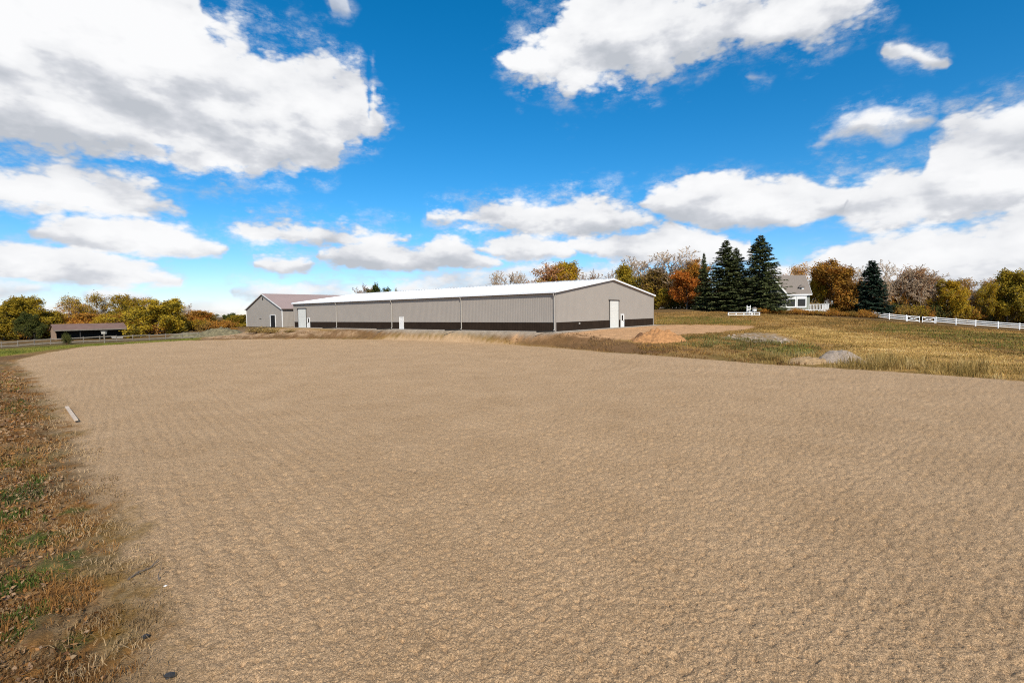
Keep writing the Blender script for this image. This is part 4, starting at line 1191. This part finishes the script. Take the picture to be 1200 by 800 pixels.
def spruce_variant(key, seed, h=16.0, rmax=4.2, mat=None, dense=1.0, power=.85):
    rs = np.random.default_rng(seed); segs = []; C = []; U = []; S = []
    z = .7
    while z < h - .25:
        f = z / h; R_ = rmax * (1 - f) ** power * rs.uniform(.86, 1.1) + .12
        nb = int(7 + 7 * (1 - f))
        for k in range(nb):
            a = rs.uniform(0, 6.28); ln = R_ * rs.uniform(.72, 1.12); up_ = .35 * f + rs.uniform(-.1, .08) - .10
            tip = np.array([math.cos(a) * ln, math.sin(a) * ln, z + up_ * ln]); mid = np.array([math.cos(a) * ln * .55, math.sin(a) * ln * .55, z + up_ * ln * .55 - .10 * ln * .4])
            st = np.array([0, 0, z]); segs += [(st, mid, .035, .02), (mid, tip, .02, .01)]
            nq = int((8 + ln * 13) * dense)
            for j in range(nq):
                t = rs.uniform(.12, 1.02)
                p = st * (1 - t) ** 2 + 2 * mid * t * (1 - t) + tip * t * t if t <= 1 else tip
                side = rs.uniform(-1, 1) * ln * .26 * (1.15 - t)
                sd = np.array([-math.sin(a), math.cos(a), 0])
                c = p + sd * side + np.array([0, 0, -abs(rs.normal(0, .10)) - .02])
                dirv = np.array([math.cos(a), math.sin(a), 0]) * .7 + sd * np.sign(side) * .6 + np.array([0, 0, -.25 + rs.normal(0, .2)])
                C.append(c); U.append(dirv); S.append(rs.uniform(.14, .30) * (.55 + .45 * min(1, R_ / 1.6)))
        z += rs.uniform(.20, .34) * (1.0 if f < .75 else .8)
    C = np.array(C); U = np.array(U); S = np.array(S); U /= np.linalg.norm(U, axis=1)[:, None]
    n = len(C); W_ = np.cross(U, rs.normal(0, .45, (n, 3)) + [0, 0, 1]); W_ /= np.linalg.norm(W_, axis=1)[:, None]
    u = U * S[:, None]; w = W_ * S[:, None] * .32
    V = np.stack([C - u, C - w * 1.2, C + u * 1.2, C + w * 1.2], 1).reshape(-1, 3); F_ = np.arange(n * 4).reshape(-1, 4)
    V2, F2 = seg_mesh(segs, 3)
    me = np_mesh('crown', np.concatenate([V2, V]), np.concatenate([F2, F_ + len(V2)]), mat, attr=np.concatenate([np.full(len(V2), .5), np.repeat(rs.uniform(0, 1, n), 4)]))
    me.materials.append(M_bark); mi = np.zeros(len(F2) + n, np.int32); mi[:len(F2)] = 1; me.polygons.foreach_set('material_index', mi)
    mb = MB(); mb.tube([(0, 0, -.4), (0, 0, h * .5), (0, 0, h)], [.26, .14, .02], 8)
    VAR[key] = (mb.mesh('trunk', M_bark), me, h, rmax * 2)


L_spr = foliage('spruce_needles', [(0.030, 0.042, 0.012), (0.080, 0.098, 0.032), (0.16, 0.17, 0.065), (0.042, 0.055, 0.016)], .15)
L_spr2 = foliage('dark_spruce_needles', [(0.012, 0.026, 0.016), (0.024, 0.042, 0.024), (0.036, 0.056, 0.032)], .1)
spruce_variant('spruce', 41, 16, 5.2, L_spr, 1.0, .78)
spruce_variant('spruce2', 42, 16, 5.0, L_spr, 1.0, .84)
spruce_variant('spruce3', 43, 14, 3.0, L_spr, .9, .95)
spruce_variant('spruce4', 44, 11, 3.6, L_spr2, 1.5, .74)


def tree(name, kind, px, top, D, w, label, cat='tree', group=None, zb=None):
    """px column, row of the top, distance, width in photo pixels"""
    r_ = ray(px, top); x_ = r_[0] * D; y_ = D; zt = CAMH + r_[2] * D
    z0 = H1(x_, y_) if zb is None else zb
    hgt = max(zt - z0, .5); wd = w * D / FPX
    v = VAR[kind]
    if len(v) == 4:
        o = thing(name, label, cat, (x_, y_, z0 - .05), RNG.uniform(0, 6.28), group)
        link('trunk', v[0], o); link('crown', v[1], o)
        s = wd / v[3]; o.scale = (s, s, hgt / v[2])
    else:
        o = link(name, v[0], None, (x_, y_, z0 - .05), label=label, category=cat)
        o.rotation_euler = (0, 0, RNG.uniform(0, 6.28))
        if group: o['group'] = group
        s = wd / v[2]; o.scale = (s, s, hgt / v[1])
    return o


GL, GC, GR = 'autumn trees beyond the shed', 'autumn trees behind the long building', 'autumn trees behind the white fence'
T = tree
# left wood
T('autumn_tree', 'olive2', -52, 345, 135, 60, 'olive yellow tree outside the left end of the wood', group=GL)
T('autumn_tree', 'yellow', -18, 348, 130, 52, 'yellow tree cut by the left frame edge', group=GL)
T('autumn_tree', 'yellow', 14, 347, 128, 50, 'full yellow tree at the far left end of the wood', group=GL)
T('autumn_tree', 'olive', 34, 350, 124, 46, 'yellow topped dark based tree left of the open shed', group=GL)
T('autumn_tree', 'olive2', 2, 362, 122, 40, 'low dark olive tree under the leftmost yellow tree', group=GL)
T('autumn_tree', 'dark', 40, 366, 119, 32, 'dark green low tree left of the open shed', group=GL)
T('autumn_tree', 'russet2', 66, 354, 150, 40, 'thin russet tree showing sky through it, above the shed left end', group=GL)
T('autumn_tree', 'yellow2', 70, 364, 130, 44, 'low yellow brown tree directly behind the shed left end', group=GL)
T('autumn_tree', 'sparse', 97, 346, 140, 40, 'nearly bare pale tree rising above the shed roof centre', group=GL)
T('autumn_tree', 'sparse', 112, 343, 143, 40, 'tallest thin leaved pale tree above the shed', group=GL)
T('autumn_tree', 'yellow2', 133, 345, 138, 42, 'thin yellow tree above the shed right half', group=GL)
T('autumn_tree', 'russet2', 152, 348, 145, 40, 'sparse brown tree between yellow tree and dense olive tree', group=GL)
T('autumn_tree', 'russet', 92, 367, 128, 42, 'low russet tree behind the shed roof, left half', group=GL)
T('autumn_tree', 'yellow2', 118, 368, 127, 40, 'low yellow orange tree behind the shed roof, right half', group=GL)
T('autumn_tree', 'russet', 148, 366, 126, 36, 'low russet tree at the shed right end', group=GL)
T('autumn_tree', 'olive', 181, 350, 122, 52, 'dense olive green tree right of the open shed', group=GL)
T('autumn_tree', 'olive2', 165, 358, 128, 34, 'shorter olive tree on the left flank of the dense olive one', group=GL)
T('autumn_tree', 'bare3', 214, 355, 150, 26, 'small bare grey tree above the orange tree', group=GL)
T('autumn_tree', 'yellow2', 208, 366, 132, 34, 'yellow tree between the dense olive and the orange tree', group=GL)
T('autumn_tree', 'russet', 228, 364, 136, 34, 'rounded orange tree at right end of the left wood', group=GL)
T('autumn_tree', 'dark', 248, 366, 170, 30, 'dark green tree right of the rounded orange tree', group=GL)
T('autumn_tree', 'dark', 264, 367, 175, 26, 'dark green tree midway to the barn', group=GL)
T('autumn_tree', 'olive', 274, 369, 165, 26, 'olive yellow tree touching the barn left wall', group=GL)
T('autumn_tree', 'dark', 279, 367, 200, 18, 'dark green tree top over the olive one by the barn', group=GL)
for i, px in enumerate(list(range(-60, 60, 17)) + list(range(60, 285, 13))):
    T('understory_shrub', ('s_rus', 's_bro', 's_yel', 's_oli')[(i * 7 + i // 3) % 4], px + RNG.uniform(-3, 3), 380 - (px * .012) + RNG.uniform(-4, 3), 121 + RNG.uniform(0, 6) + (10 if px > 200 else 0), RNG.uniform(20, 30),
      'brown undergrowth shrub at the foot of the left wood', 'shrub', 'undergrowth of the left wood')
# behind the arena
T('bare_tree', 'bare2', 430, 330, 160, 44, 'bare tree showing over the left part of the white roof', group=GC)
T('autumn_tree', 'dark', 450, 333, 162, 34, 'dark leafed tree top right of the bare one over the roof', group=GC)
T('autumn_tree', 'dark', 460, 339, 165, 14, 'smallest dark tree top over the white roof', group=GC)
T('bare_tree', 'bare3', 584, 317, 150, 34, 'leftmost bare grey tree over the middle of the white roof', group=GC)
T('bare_tree', 'bare', 599, 315, 152, 32, 'second bare grey tree over the middle of the white roof', group=GC)
T('bare_tree', 'bare3', 613, 316, 148, 34, 'third bare grey tree, touching the pinkish one', group=GC)
T('autumn_tree', 'pink', 633, 308, 145, 54, 'pinkish orange tree over the white roof', group=GC)
T('autumn_tree', 'yellow', 656, 306, 143, 56, 'full yellow orange tree over the white roof', group=GC)
T('autumn_tree', 'russet2', 679, 311, 145, 46, 'thin russet tree right of the full yellow one', group=GC)
T('bare_tree', 'bare2', 694, 315, 148, 38, 'bare brown tree left of the gable peak', group=GC)
T('bare_tree', 'bare2', 711, 314, 146, 38, 'bare brown tree right above the gable peak', group=GC)
T('autumn_tree', 'olive2', 733, 310, 133, 42, 'yellow green tree right of the gable peak', group=GC)
T('bare_tree', 'bare3', 748, 301, 140, 42, 'bare tree just right of the yellow green tree', group=GC)
T('bare_tree', 'bare', 761, 298, 138, 42, 'bare tree above the gable right corner', group=GC)
T('autumn_tree', 'brown2', 755, 314, 135, 44, 'brown thin leaved tree behind the gable right slope', group=GC)
T('bare_tree', 'bare', 785, 291, 134, 44, 'tallest bare tree left of the spruces', group=GC)
T('bare_tree', 'bare2', 801, 295, 138, 40, 'bare tree between the tallest bare one and the orange tree', group=GC)
T('autumn_tree', 'brown', 772, 314, 135, 44, 'olive brown tree right of the gable corner', group=GC)
T('autumn_tree', 'brown', 794, 314, 136, 42, 'olive brown tree left of the orange tree', group=GC)
T('autumn_tree', 'olive2', 776, 338, 131, 30, 'low yellow green tree right of the gable corner', group=GC)
T('autumn_tree', 'orange', 805, 317, 124, 27, 'bright orange tree left of the narrow spruce', group=GC)
T('autumn_tree', 'russet', 811, 305, 131, 32, 'taller rust orange tree behind the bright orange one', group=GC)
for i, px in enumerate(range(762, 905, 9)):
    T('understory_shrub', ('s_bro', 's_oli', 's_bro', 's_grn')[i % 4], px, 346 + RNG.uniform(-4, 4), 131 - (px - 762) * .03, 20, 'dark undergrowth shrub beneath the bare trees and spruces', 'shrub', 'undergrowth by the spruces')
T('spruce_tree', 'spruce3', 825, 295, 121, 28, 'narrow spruce, leftmost of the dark spruces', 'spruce')
T('spruce_tree', 'spruce2', 851, 280, 119, 72, 'broad blue green spruce right of the narrow one', 'spruce')
T('spruce_tree', 'spruce2', 863, 289, 121, 54, 'spruce half hidden between the two broad spruces', 'spruce')
T('spruce_tree', 'spruce', 891, 274, 115, 75, 'tallest spruce, next to the farmhouse', 'spruce')
# around and right of the house
T('autumn_tree', 'russet2', 932, 309, 140, 34, 'thin reddish tree rising behind the farmhouse roof', group=GR)
T('autumn_tree', 'yellow', 958, 318, 122, 26, 'yellow tree touching the farmhouse right side', group=GR)
T('autumn_tree', 'russet', 977, 306, 119, 46, 'large rust orange tree right of the farmhouse', group=GR)
T('autumn_tree', 'russet', 998, 314, 124, 28, 'rust tree between large rust tree and dark spruce', group=GR)
T('bare_tree', 'bare3', 1003, 312, 130, 30, 'bare tree beside the dark spruce left flank', group=GR)
T('spruce_tree', 'spruce4', 1022, 303, 112, 47, 'dense dark green spruce standing alone at the white fence end', 'spruce')
T('bare_tree', 'bare3', 1040, 304, 119, 40, 'tall bare tree just right of the lone dark spruce', group=GR)
T('bare_tree', 'bare', 1056, 310, 120, 36, 'second bare tree right of the lone dark spruce', group=GR)
T('autumn_tree', 'russet', 1048, 328, 122, 30, 'rust coloured tree right of the lone spruce', group=GR)
T('autumn_tree', 'pink', 1068, 312, 121, 38, 'pinkish thin leaved tree above the white gates', group=GR)
T('autumn_tree', 'brown2', 1062, 335, 120, 26, 'low brown tree behind the left white gate', group=GR)
T('bare_tree', 'bare3', 1083, 314, 118, 42, 'pale bare tree above the right white gate', group=GR)
T('bare_tree', 'bare2', 1097, 319, 124, 30, 'bare brown tree right of the white gates', group=GR)
T('bare_tree', 'bare', 1108, 316, 117, 36, 'bare tree left of the yellow tree behind the fence', group=GR)
T('autumn_tree', 'brown2', 1088, 338, 119, 30, 'low brown thin tree behind the right white gate', group=GR)
T('autumn_tree', 'yellow', 1122, 327, 114, 38, 'rounded yellow tree behind the white fence', group=GR)
T('autumn_tree', 'russet2', 1142, 326, 120, 32, 'thin reddish tree right of the rounded yellow one', group=GR)
T('autumn_tree', 'brown2', 1155, 330, 122, 28, 'thin brown tree between reddish and yellow green trees', group=GR)
T('autumn_tree', 'yellow2', 1164, 332, 113, 30, 'thin yellow tree left of the yellow green one', group=GR)
T('autumn_tree', 'olive2', 1182, 316, 112, 44, 'big yellow green tree near the right frame edge', group=GR)
T('autumn_tree', 'olive', 1206, 317, 110, 44, 'green olive tree cut by the right frame edge', group=GR)
T('autumn_tree', 'russet', 1235, 318, 112, 44, 'rust tree beyond the right frame edge', group=GR)
T('autumn_tree', 'olive2', 1268, 314, 112, 46, 'olive tree beyond the right frame edge', group=GR)
for i, px in enumerate(range(955, 1290, 11)):
    T('understory_shrub', ('s_bro', 's_rus', 's_bro', 's_oli', 's_grn')[(i * 3) % 5], px + RNG.uniform(-3, 3), 354 + max(0, px - 1000) * .055 + RNG.uniform(-5, 3), 119 - (px - 955) * .022, 22, 'brown undergrowth shrub behind the white fence and farmhouse', 'shrub', 'undergrowth behind the white fence')
# back row to close the wood, farther off
for i, px in enumerate(range(955, 1290, 20)):
    T('autumn_tree', ('brown2', 'bare2', 'brown', 'russet2')[i % 4], px, 328 + RNG.uniform(-6, 6), 150 + RNG.uniform(0, 15), 34, 'brown tree of the distant back row behind the white fence', group='back row of trees at right')
for i, px in enumerate(range(740, 960, 20)):
    T('autumn_tree', ('brown2', 'brown', 'brown2')[i % 3], px, 330 + RNG.uniform(-6, 6), 152 + RNG.uniform(0, 12), 34, 'brown tree of the distant back row behind the spruces', group='back row of trees behind the spruces')
for i, px in enumerate(range(-60, 240, 21)):
    T('autumn_tree', ('yellow2', 'russet2', 'brown')[i % 3], px, 361 + px * .02 + RNG.uniform(-3, 3), 160 + RNG.uniform(0, 12), 34, 'brown yellow tree of the distant back row in the left wood', group='back row of trees at left')
# hedge in front of the house
for i, px in enumerate(range(893, 1023, 8)):
    T('hedge_shrub', ('s_rus', 's_thin', 's_rus', 's_bro', 's_thin')[i % 5], px, 360.5 + (i * 37 % 5) * .8 + max(0, px - 950) * .03, 110.5 - (px - 893) * .02, 14, 'low reddish brown shrub in the row below the farmhouse', 'shrub', 'hedge row below the farmhouse')
T('evergreen_shrub', 's_grn', 77.5, 390, 94.5, 9, 'small dark green shrub in front of the open shed', 'shrub')
T('dry_weed_clump', 's_gol', 303, 382.5, 103, 22, 'tall dry brown weeds before the barn, left clump', 'weeds')
T('dry_weed_clump', 's_gol', 318, 384, 101, 18, 'tall dry brown weeds before the barn, right clump', 'weeds')
T('dry_weed_clump', 's_gol', 340, 387.5, 100, 14, 'low dry weeds before the left end of the long building', 'weeds')
T('dry_weed_clump', 's_rus', 275, 384.5, 118, 10, 'small brown bush at the barn left corner', 'weeds')

# ------------------------------------------------------------------ world: sky and clouds
SUN_AZ = math.atan2(0.25, -0.97); SUN_EL = R(38)
w = bpy.data.worlds.new('World'); SC.world = w; w.use_nodes = True
nt = w.node_tree
for n in list(nt.nodes): nt.nodes.remove(n)
lk = nt.links.new


def mth(op, a, b=None, c=None, clamp=False):
    n = nt.nodes.new('ShaderNodeMath'); n.operation = op; n.use_clamp = clamp
    for i, v in enumerate((a, b, c)):
        if v is None: continue
        if isinstance(v, (int, float)): n.inputs[i].default_value = v
        else: lk(v, n.inputs[i])
    return n.outputs[0]


def sstep(x, e0, e1, o0=0.0, o1=1.0):
    n = nt.nodes.new('ShaderNodeMapRange'); n.interpolation_type = 'SMOOTHSTEP'
    lk(x, n.inputs[0]); n.inputs[1].default_value = e0; n.inputs[2].default_value = e1; n.inputs[3].default_value = o0; n.inputs[4].default_value = o1
    return n.outputs[0]


tc = nt.nodes.new('ShaderNodeTexCoord')
sp = nt.nodes.new('ShaderNodeSeparateXYZ'); lk(tc.outputs['Generated'], sp.inputs[0])
X_, Y_, Z_ = sp.outputs
az = mth('ARCTAN2', X_, Y_)                          # radians, 0 = +Y
el = mth('ARCSINE', Z_)
AZM, ELM = R(62), R(50)
zz = mth('ADD', mth('MAXIMUM', Z_, 0.0), 0.13)
qx = mth('DIVIDE', X_, zz); qy = mth('DIVIDE', Y_, zz)
cv = nt.nodes.new('ShaderNodeCombineXYZ'); lk(qx, cv.inputs[0]); lk(qy, cv.inputs[1])


def noise(vec, scale, det, rough=.55, typ='noise'):
    n = nt.nodes.new('ShaderNodeTexNoise' if typ == 'noise' else 'ShaderNodeTexVoronoi')
    n.inputs['Scale'].default_value = scale; n.inputs['Detail'].default_value = det; n.inputs['Roughness'].default_value = rough
    lk(vec, n.inputs['Vector']); return n.outputs[0]


def vadd(vec, dx, dy, dz=0):
    n = nt.nodes.new('ShaderNodeVectorMath'); n.operation = 'ADD'; lk(vec, n.inputs[0]); n.inputs[1].default_value = (dx, dy, dz); return n.outputs[0]


# puffy noise in angular space blended with the flattened cloud-plane noise
av = nt.nodes.new('ShaderNodeCombineXYZ'); lk(mth('MULTIPLY', az, 1.0), av.inputs[0]); lk(mth('MULTIPLY', el, 1.9), av.inputs[1])
AV = av.outputs[0]
nA_ = noise(AV, 9, 9, .60)
nA2 = noise(vadd(AV, .012, .045), 9, 5, .58)
vor = noise(vadd(AV, 3.1, 1.7), 26, 2, .6, 'vor')
vor2 = noise(vadd(AV, 3.1 + .006, 1.7 + .016), 26, 2, .6, 'vor')
nB = noise(cv.outputs[0], 2.2, 6, .55)
nC = noise(vadd(AV, 7.3, 2.2), 3.2, 4, .55)
nW = noise(vadd(AV, 2.3, 5.2), 14, 7, .68)
nn = mth('ADD', mth('MULTIPLY', mth('SUBTRACT', nA_, .5), 1.0), mth('MULTIPLY', mth('SUBTRACT', .40, vor), .22))
nn = mth('ADD', nn, mth('MULTIPLY', mth('SUBTRACT', nB, .5), .35))
nS = noise(vadd(AV, 1.2, .4), 6.5, 4, .52); nS2 = noise(vadd(AV, 1.2 + .012, .4 + .075), 6.5, 4, .52)
relief = mth('ADD', mth('MULTIPLY', mth('SUBTRACT', nA_, nA2), .6), mth('MULTIPLY', mth('SUBTRACT', nS, nS2), 1.15))

uaz = mth('DIVIDE', mth('ADD', az, AZM), 2 * AZM, clamp=True)
# horizontal wobble of the outline
uaz = mth('ADD', uaz, mth('MULTIPLY', mth('SUBTRACT', nC, .5), .012))


def pix_dir(px, py):
    d = rgt * ((px - CX) / FPX) + upv * (-(py - CY) / FPX) + fwd; d = d / np.linalg.norm(d)
    return math.atan2(d[0], d[1]), math.asin(d[2])


def fcurve(pts):
    n = nt.nodes.new('ShaderNodeFloatCurve'); lk(uaz, n.inputs['Value'])
    c = n.mapping.curves[0]
    pts = sorted(pts)
    c.points[0].location = (0, pts[0][1]); c.points[1].location = (1, pts[-1][1])
    for p in pts: c.points.new(min(max(p[0], .001), .999), min(max(p[1], 0), 1))
    for p in c.points: p.handle_type = 'VECTOR'
    n.mapping.update()
    return mth('MULTIPLY', n.outputs[0], ELM)


def layer(clouds):
    """clouds: list of (top outline, bottom outline) in photo pixels, disjoint in x"""
    tp, bt = [], []
    for ci, (top, bot) in enumerate(clouds):
        x0 = min(top[0][0], bot[0][0]); x1 = max(top[-1][0], bot[-1][0])
        for lst, out in ((top, tp), (bot, bt)):
            for q in lst:
                a, e = pix_dir(*q); out.append(((a + AZM) / (2 * AZM), e / ELM))
        xl, xr = x0 - 20, x1 + 20
        if ci > 0:
            px1 = max(clouds[ci - 1][0][-1][0], clouds[ci - 1][1][-1][0])
            if x0 - px1 < 44: xl = None
        if ci < len(clouds) - 1:
            nx0 = min(clouds[ci + 1][0][0][0], clouds[ci + 1][1][0][0])
            if nx0 - x1 < 44: xr = (x1 + nx0) / 2
        for xx, yy in ((xl, (top[0][1] + bot[0][1]) / 2), (xr, (top[-1][1] + bot[-1][1]) / 2)):
            if xx is None: continue
            a, e = pix_dir(xx, yy); u_ = (a + AZM) / (2 * AZM)
            if -55 < xx < 1290:
                tp.append((u_, max(e / ELM - .05, 0.0))); bt.append((u_, min(e / ELM + .05, 1)))
    return fcurve(tp), fcurve(bt)


INF = -60
L1 = [([(-60, -80), (225, -80), (236, -12), (250, 8), (275, 22), (300, 44), (340, 42), (385, 52), (420, 62), (433, 85), (432, 120), (456, 148)],
       [(-60, 185), (60, 185), (120, 195), (170, 200), (230, 216), (300, 216), (395, 213), (408, 178), (440, 176), (456, 158)]),
      ([(583, 62), (597, 38), (640, 28), (662, -10), (700, -60), (1000, -60), (1030, -8), (1042, 8)],
       [(583, 70), (600, 98), (640, 112), (668, 130), (700, 122), (735, 107), (760, 110), (785, 88), (830, 78), (858, 52), (890, 64), (940, 74), (975, 60), (1010, 34), (1042, 14)])]
L2 = [([(-60, 186), (60, 190), (110, 196), (160, 203), (200, 224), (218, 244)], [(-60, 247), (60, 250), (130, 256), (190, 258), (218, 250)]),
      ([(262, 268), (290, 260), (340, 257), (380, 264), (440, 266), (482, 278)], [(262, 274), (300, 285), (380, 291), (440, 291), (482, 284)]),
      ([(500, 253), (535, 242), (590, 236), (650, 232), (700, 229), (740, 232), (772, 246)], [(500, 258), (560, 268), (600, 276), (650, 280), (700, 280), (772, 268)]),
      ([(935, 222), (975, 204), (1040, 196), (1085, 190), (1090, 162), (1108, 140), (1150, 129), (1200, 116), (1300, 108)],
       [(935, 236), (1000, 268), (1060, 271), (1120, 262), (1190, 248), (1300, 244)])]
L3 = [([(36, 268), (60, 256), (110, 253), (160, 256), (215, 266), (264, 288)], [(36, 276), (100, 292), (180, 300), (264, 297)]),
      ([(375, 297), (400, 286), (440, 281), (500, 292), (522, 279), (545, 286), (586, 306)], [(375, 304), (410, 312), (500, 316), (586, 314)]),
      ([(668, 284), (740, 274), (790, 261), (822, 271), (882, 290)], [(668, 292), (720, 303), (800, 309), (882, 306)]),
      ([(895, 311), (950, 302), (1000, 291), (1050, 276), (1085, 266), (1135, 268), (1170, 256), (1200, 246), (1300, 240)], [(895, 322), (960, 350), (1050, 360), (1200, 360), (1300, 360)])]
L4 = [([(-60, 290), (40, 291), (100, 296), (160, 306), (214, 326)], [(-60, 314), (60, 329), (150, 335), (214, 331)]),
      ([(299, 309), (320, 302), (350, 301), (368, 309)], [(299, 313), (330, 323), (368, 313)]),
      ([(560, 290), (590, 279), (640, 281), (672, 292)], [(560, 296), (600, 304), (672, 300)]),
      ([(748, 234), (770, 219), (820, 212), (870, 208), (905, 213), (940, 210), (985, 226)], [(748, 242), (790, 258), (840, 268), (900, 266), (950, 258), (985, 248)]),
      ([(1038, 62), (1062, 53), (1090, 64), (1112, 76)], [(1038, 64), (1068, 68), (1090, 80), (1112, 78)])]
L5 = [([(-60, 326), (30, 325), (62, 338)], [(-60, 346), (30, 346), (62, 342)]),
      ([(100, 345), (130, 341), (175, 348)], [(100, 349), (140, 352), (175, 351)]),
      ([(275, 340), (310, 335), (380, 334), (440, 336)], [(275, 346), (320, 350), (440, 350)]),
      ([(462, 338), (500, 320), (545, 316), (600, 314), (650, 306), (700, 312), (745, 322)], [(462, 342), (520, 350), (690, 350), (745, 330)]),
      ([(956, 172), (970, 160), (990, 142), (1030, 130), (1065, 134), (1096, 136)], [(956, 173), (985, 158), (1020, 154), (1045, 168), (1070, 146), (1096, 140)])]
L6 = [([(-60, 356), (200, 357), (280, 352)], [(-60, 372), (280, 372)]),
      ([(388, -30), (405, -6), (410, 12)], [(388, 12), (402, 22), (410, 16)]),
      ([(874, 88), (900, 88)], [(874, 93), (900, 94)])]

skyn = nt.nodes.new('ShaderNodeTexSky'); skyn.sky_type = 'NISHITA'; skyn.sun_disc = False
skyn.sun_elevation = SUN_EL; skyn.sun_rotation = SUN_AZ; skyn.air_density = 1.0; skyn.dust_density = 0.1; skyn.ozone_density = 3.0
hs = nt.nodes.new('ShaderNodeHueSaturation'); hs.inputs['Saturation'].default_value = 1.35; hs.inputs['Value'].default_value = 1.0; lk(skyn.outputs[0], hs.inputs['Color'])
sv = nt.nodes.new('ShaderNodeVectorMath'); sv.operation = 'MULTIPLY'; lk(hs.outputs[0], sv.inputs[0]); 
tg = nt.nodes.new('ShaderNodeValToRGB'); lk(mth('MULTIPLY', Z_, 1.6), tg.inputs[0])
tg.color_ramp.elements[0].position = 0.0; tg.color_ramp.elements[0].color = (.72, .72, 1.05, 1)
tg.color_ramp.elements[1].position = .9; tg.color_ramp.elements[1].color = (.10, .96, .96, 1)
e_ = tg.color_ramp.elements.new(.30); e_.color = (.46, .82, .93, 1)
lk(tg.outputs[0], sv.inputs[1])
bg1 = nt.nodes.new('ShaderNodeBackground'); bg1.inputs[1].default_value = 0.15; lk(sv.outputs[0], bg1.inputs[0])

dens = None; shade = None
big = sstep(nC, .36, .66)
front = mth('GREATER_THAN', Y_, 0.3)
for li, (ld, amp, soft) in enumerate(((L1, 6.0, 1.45), (L2, 3.8, 1.1), (L3, 2.4, .7), (L4, 2.0, .6), (L5, 2.0, .9), (L6, 1.6, .8))):
    top, bot = layer(ld)
    th = mth('MAXIMUM', mth('SUBTRACT', top, bot), .004)
    a_ = mth('SUBTRACT', top, el); b_ = mth('SUBTRACT', el, bot)
    # the base is flatter than the top: less noise below
    m_ = mth('MINIMUM', mth('MULTIPLY', a_, 1.0), mth('MULTIPLY', b_, 1.35))
    m_ = mth('ADD', mth('ADD', m_, R((1.0, 1.35, 1.25, 1.2, 1.2, .8)[li])), mth('MULTIPLY', nn, R(amp) * 1.5))
    d_ = mth('MULTIPLY', sstep(m_, R(-.10) * soft, R(1.5) * soft), front)
    veil = mth('MULTIPLY', mth('MULTIPLY', sstep(m_, R(-2.0) * soft, R(.8)), sstep(nW, .42, .75)), front)
    d_ = mth('MAXIMUM', d_, mth('MULTIPLY', veil, .75))
    f_ = mth('DIVIDE', b_, mth('MAXIMUM', th, .02), clamp=True)
    f_ = mth('ADD', f_, mth('MULTIPLY', relief, .9))
    s_ = sstep(f_, -.05, .62)
    if li == 5: d_ = mth('MULTIPLY', d_, .75)
    if li == 4: d_ = mth('MULTIPLY', d_, sstep(nW, .25, .62, .45, 1.0))
    if dens is None: dens, shade = d_, s_
    else:
        mx = nt.nodes.new('ShaderNodeMix'); lk(d_, mx.inputs[0]); lk(shade, mx.inputs[2]); lk(s_, mx.inputs[3]); shade = mx.outputs[0]
        dens = mth('MAXIMUM', dens, d_)
# generic cumulus for the rest of the sky
gb = mth('MULTIPLY', sstep(mth('ADD', nB, mth('MULTIPLY', mth('SUBTRACT', nA_, .5), .5)), .50, .62), mth('SUBTRACT', 1.0, front))
dens = mth('MAXIMUM', dens, gb)
lit = mth('ADD', mth('MULTIPLY', shade, .55), mth('MULTIPLY', big, .38))
lit = mth('ADD', lit, mth('MULTIPLY', relief, 1.1), clamp=True)
cr = nt.nodes.new('ShaderNodeValToRGB'); lk(lit, cr.inputs[0])
cr.color_ramp.elements[0].position = 0.0; cr.color_ramp.elements[0].color = (0.53, 0.56, 0.61, 1)
cr.color_ramp.elements[1].position = 0.92; cr.color_ramp.elements[1].color = (0.97, 0.975, 0.985, 1)
e_ = cr.color_ramp.elements.new(.35); e_.color = (0.68, 0.70, 0.745, 1); e_ = cr.color_ramp.elements.new(.62); e_.color = (0.88, 0.89, 0.91, 1)
bg2 = nt.nodes.new('ShaderNodeBackground'); lk(cr.outputs[0], bg2.inputs[0]); bg2.inputs[1].default_value = 1.0
mxs = nt.nodes.new('ShaderNodeMixShader'); lk(dens, mxs.inputs[0]); lk(bg1.outputs[0], mxs.inputs[1]); lk(bg2.outputs[0], mxs.inputs[2])
wo = nt.nodes.new('ShaderNodeOutputWorld'); lk(mxs.outputs[0], wo.inputs[0])
w.cycles.sampling_method = 'MANUAL'; w.cycles.sample_map_resolution = 256

sd = bpy.data.lights.new('sun', 'SUN'); sd.energy = 5.0; sd.angle = R(0.53); sd.color = (1.0, .93, .82)
so = bpy.data.objects.new('sun', sd); COL.objects.link(so)
ds = Vector((math.sin(SUN_AZ) * math.cos(SUN_EL), math.cos(SUN_AZ) * math.cos(SUN_EL), math.sin(SUN_EL)))
so.rotation_euler = ds.to_track_quat('Z', 'Y').to_euler(); so.location = (0, 0, 60)

SC.view_settings.view_transform = 'Standard'; SC.view_settings.look = 'None'; SC.view_settings.exposure = 0; SC.view_settings.gamma = 1
SC.view_settings.use_curve_mapping = False
SC.render.engine = 'CYCLES'
SC.cycles.use_denoising = False; SC.cycles.filter_width = 1.1
SC.cycles.max_bounces = 5; SC.cycles.diffuse_bounces = 3; SC.cycles.transparent_max_bounces = 4
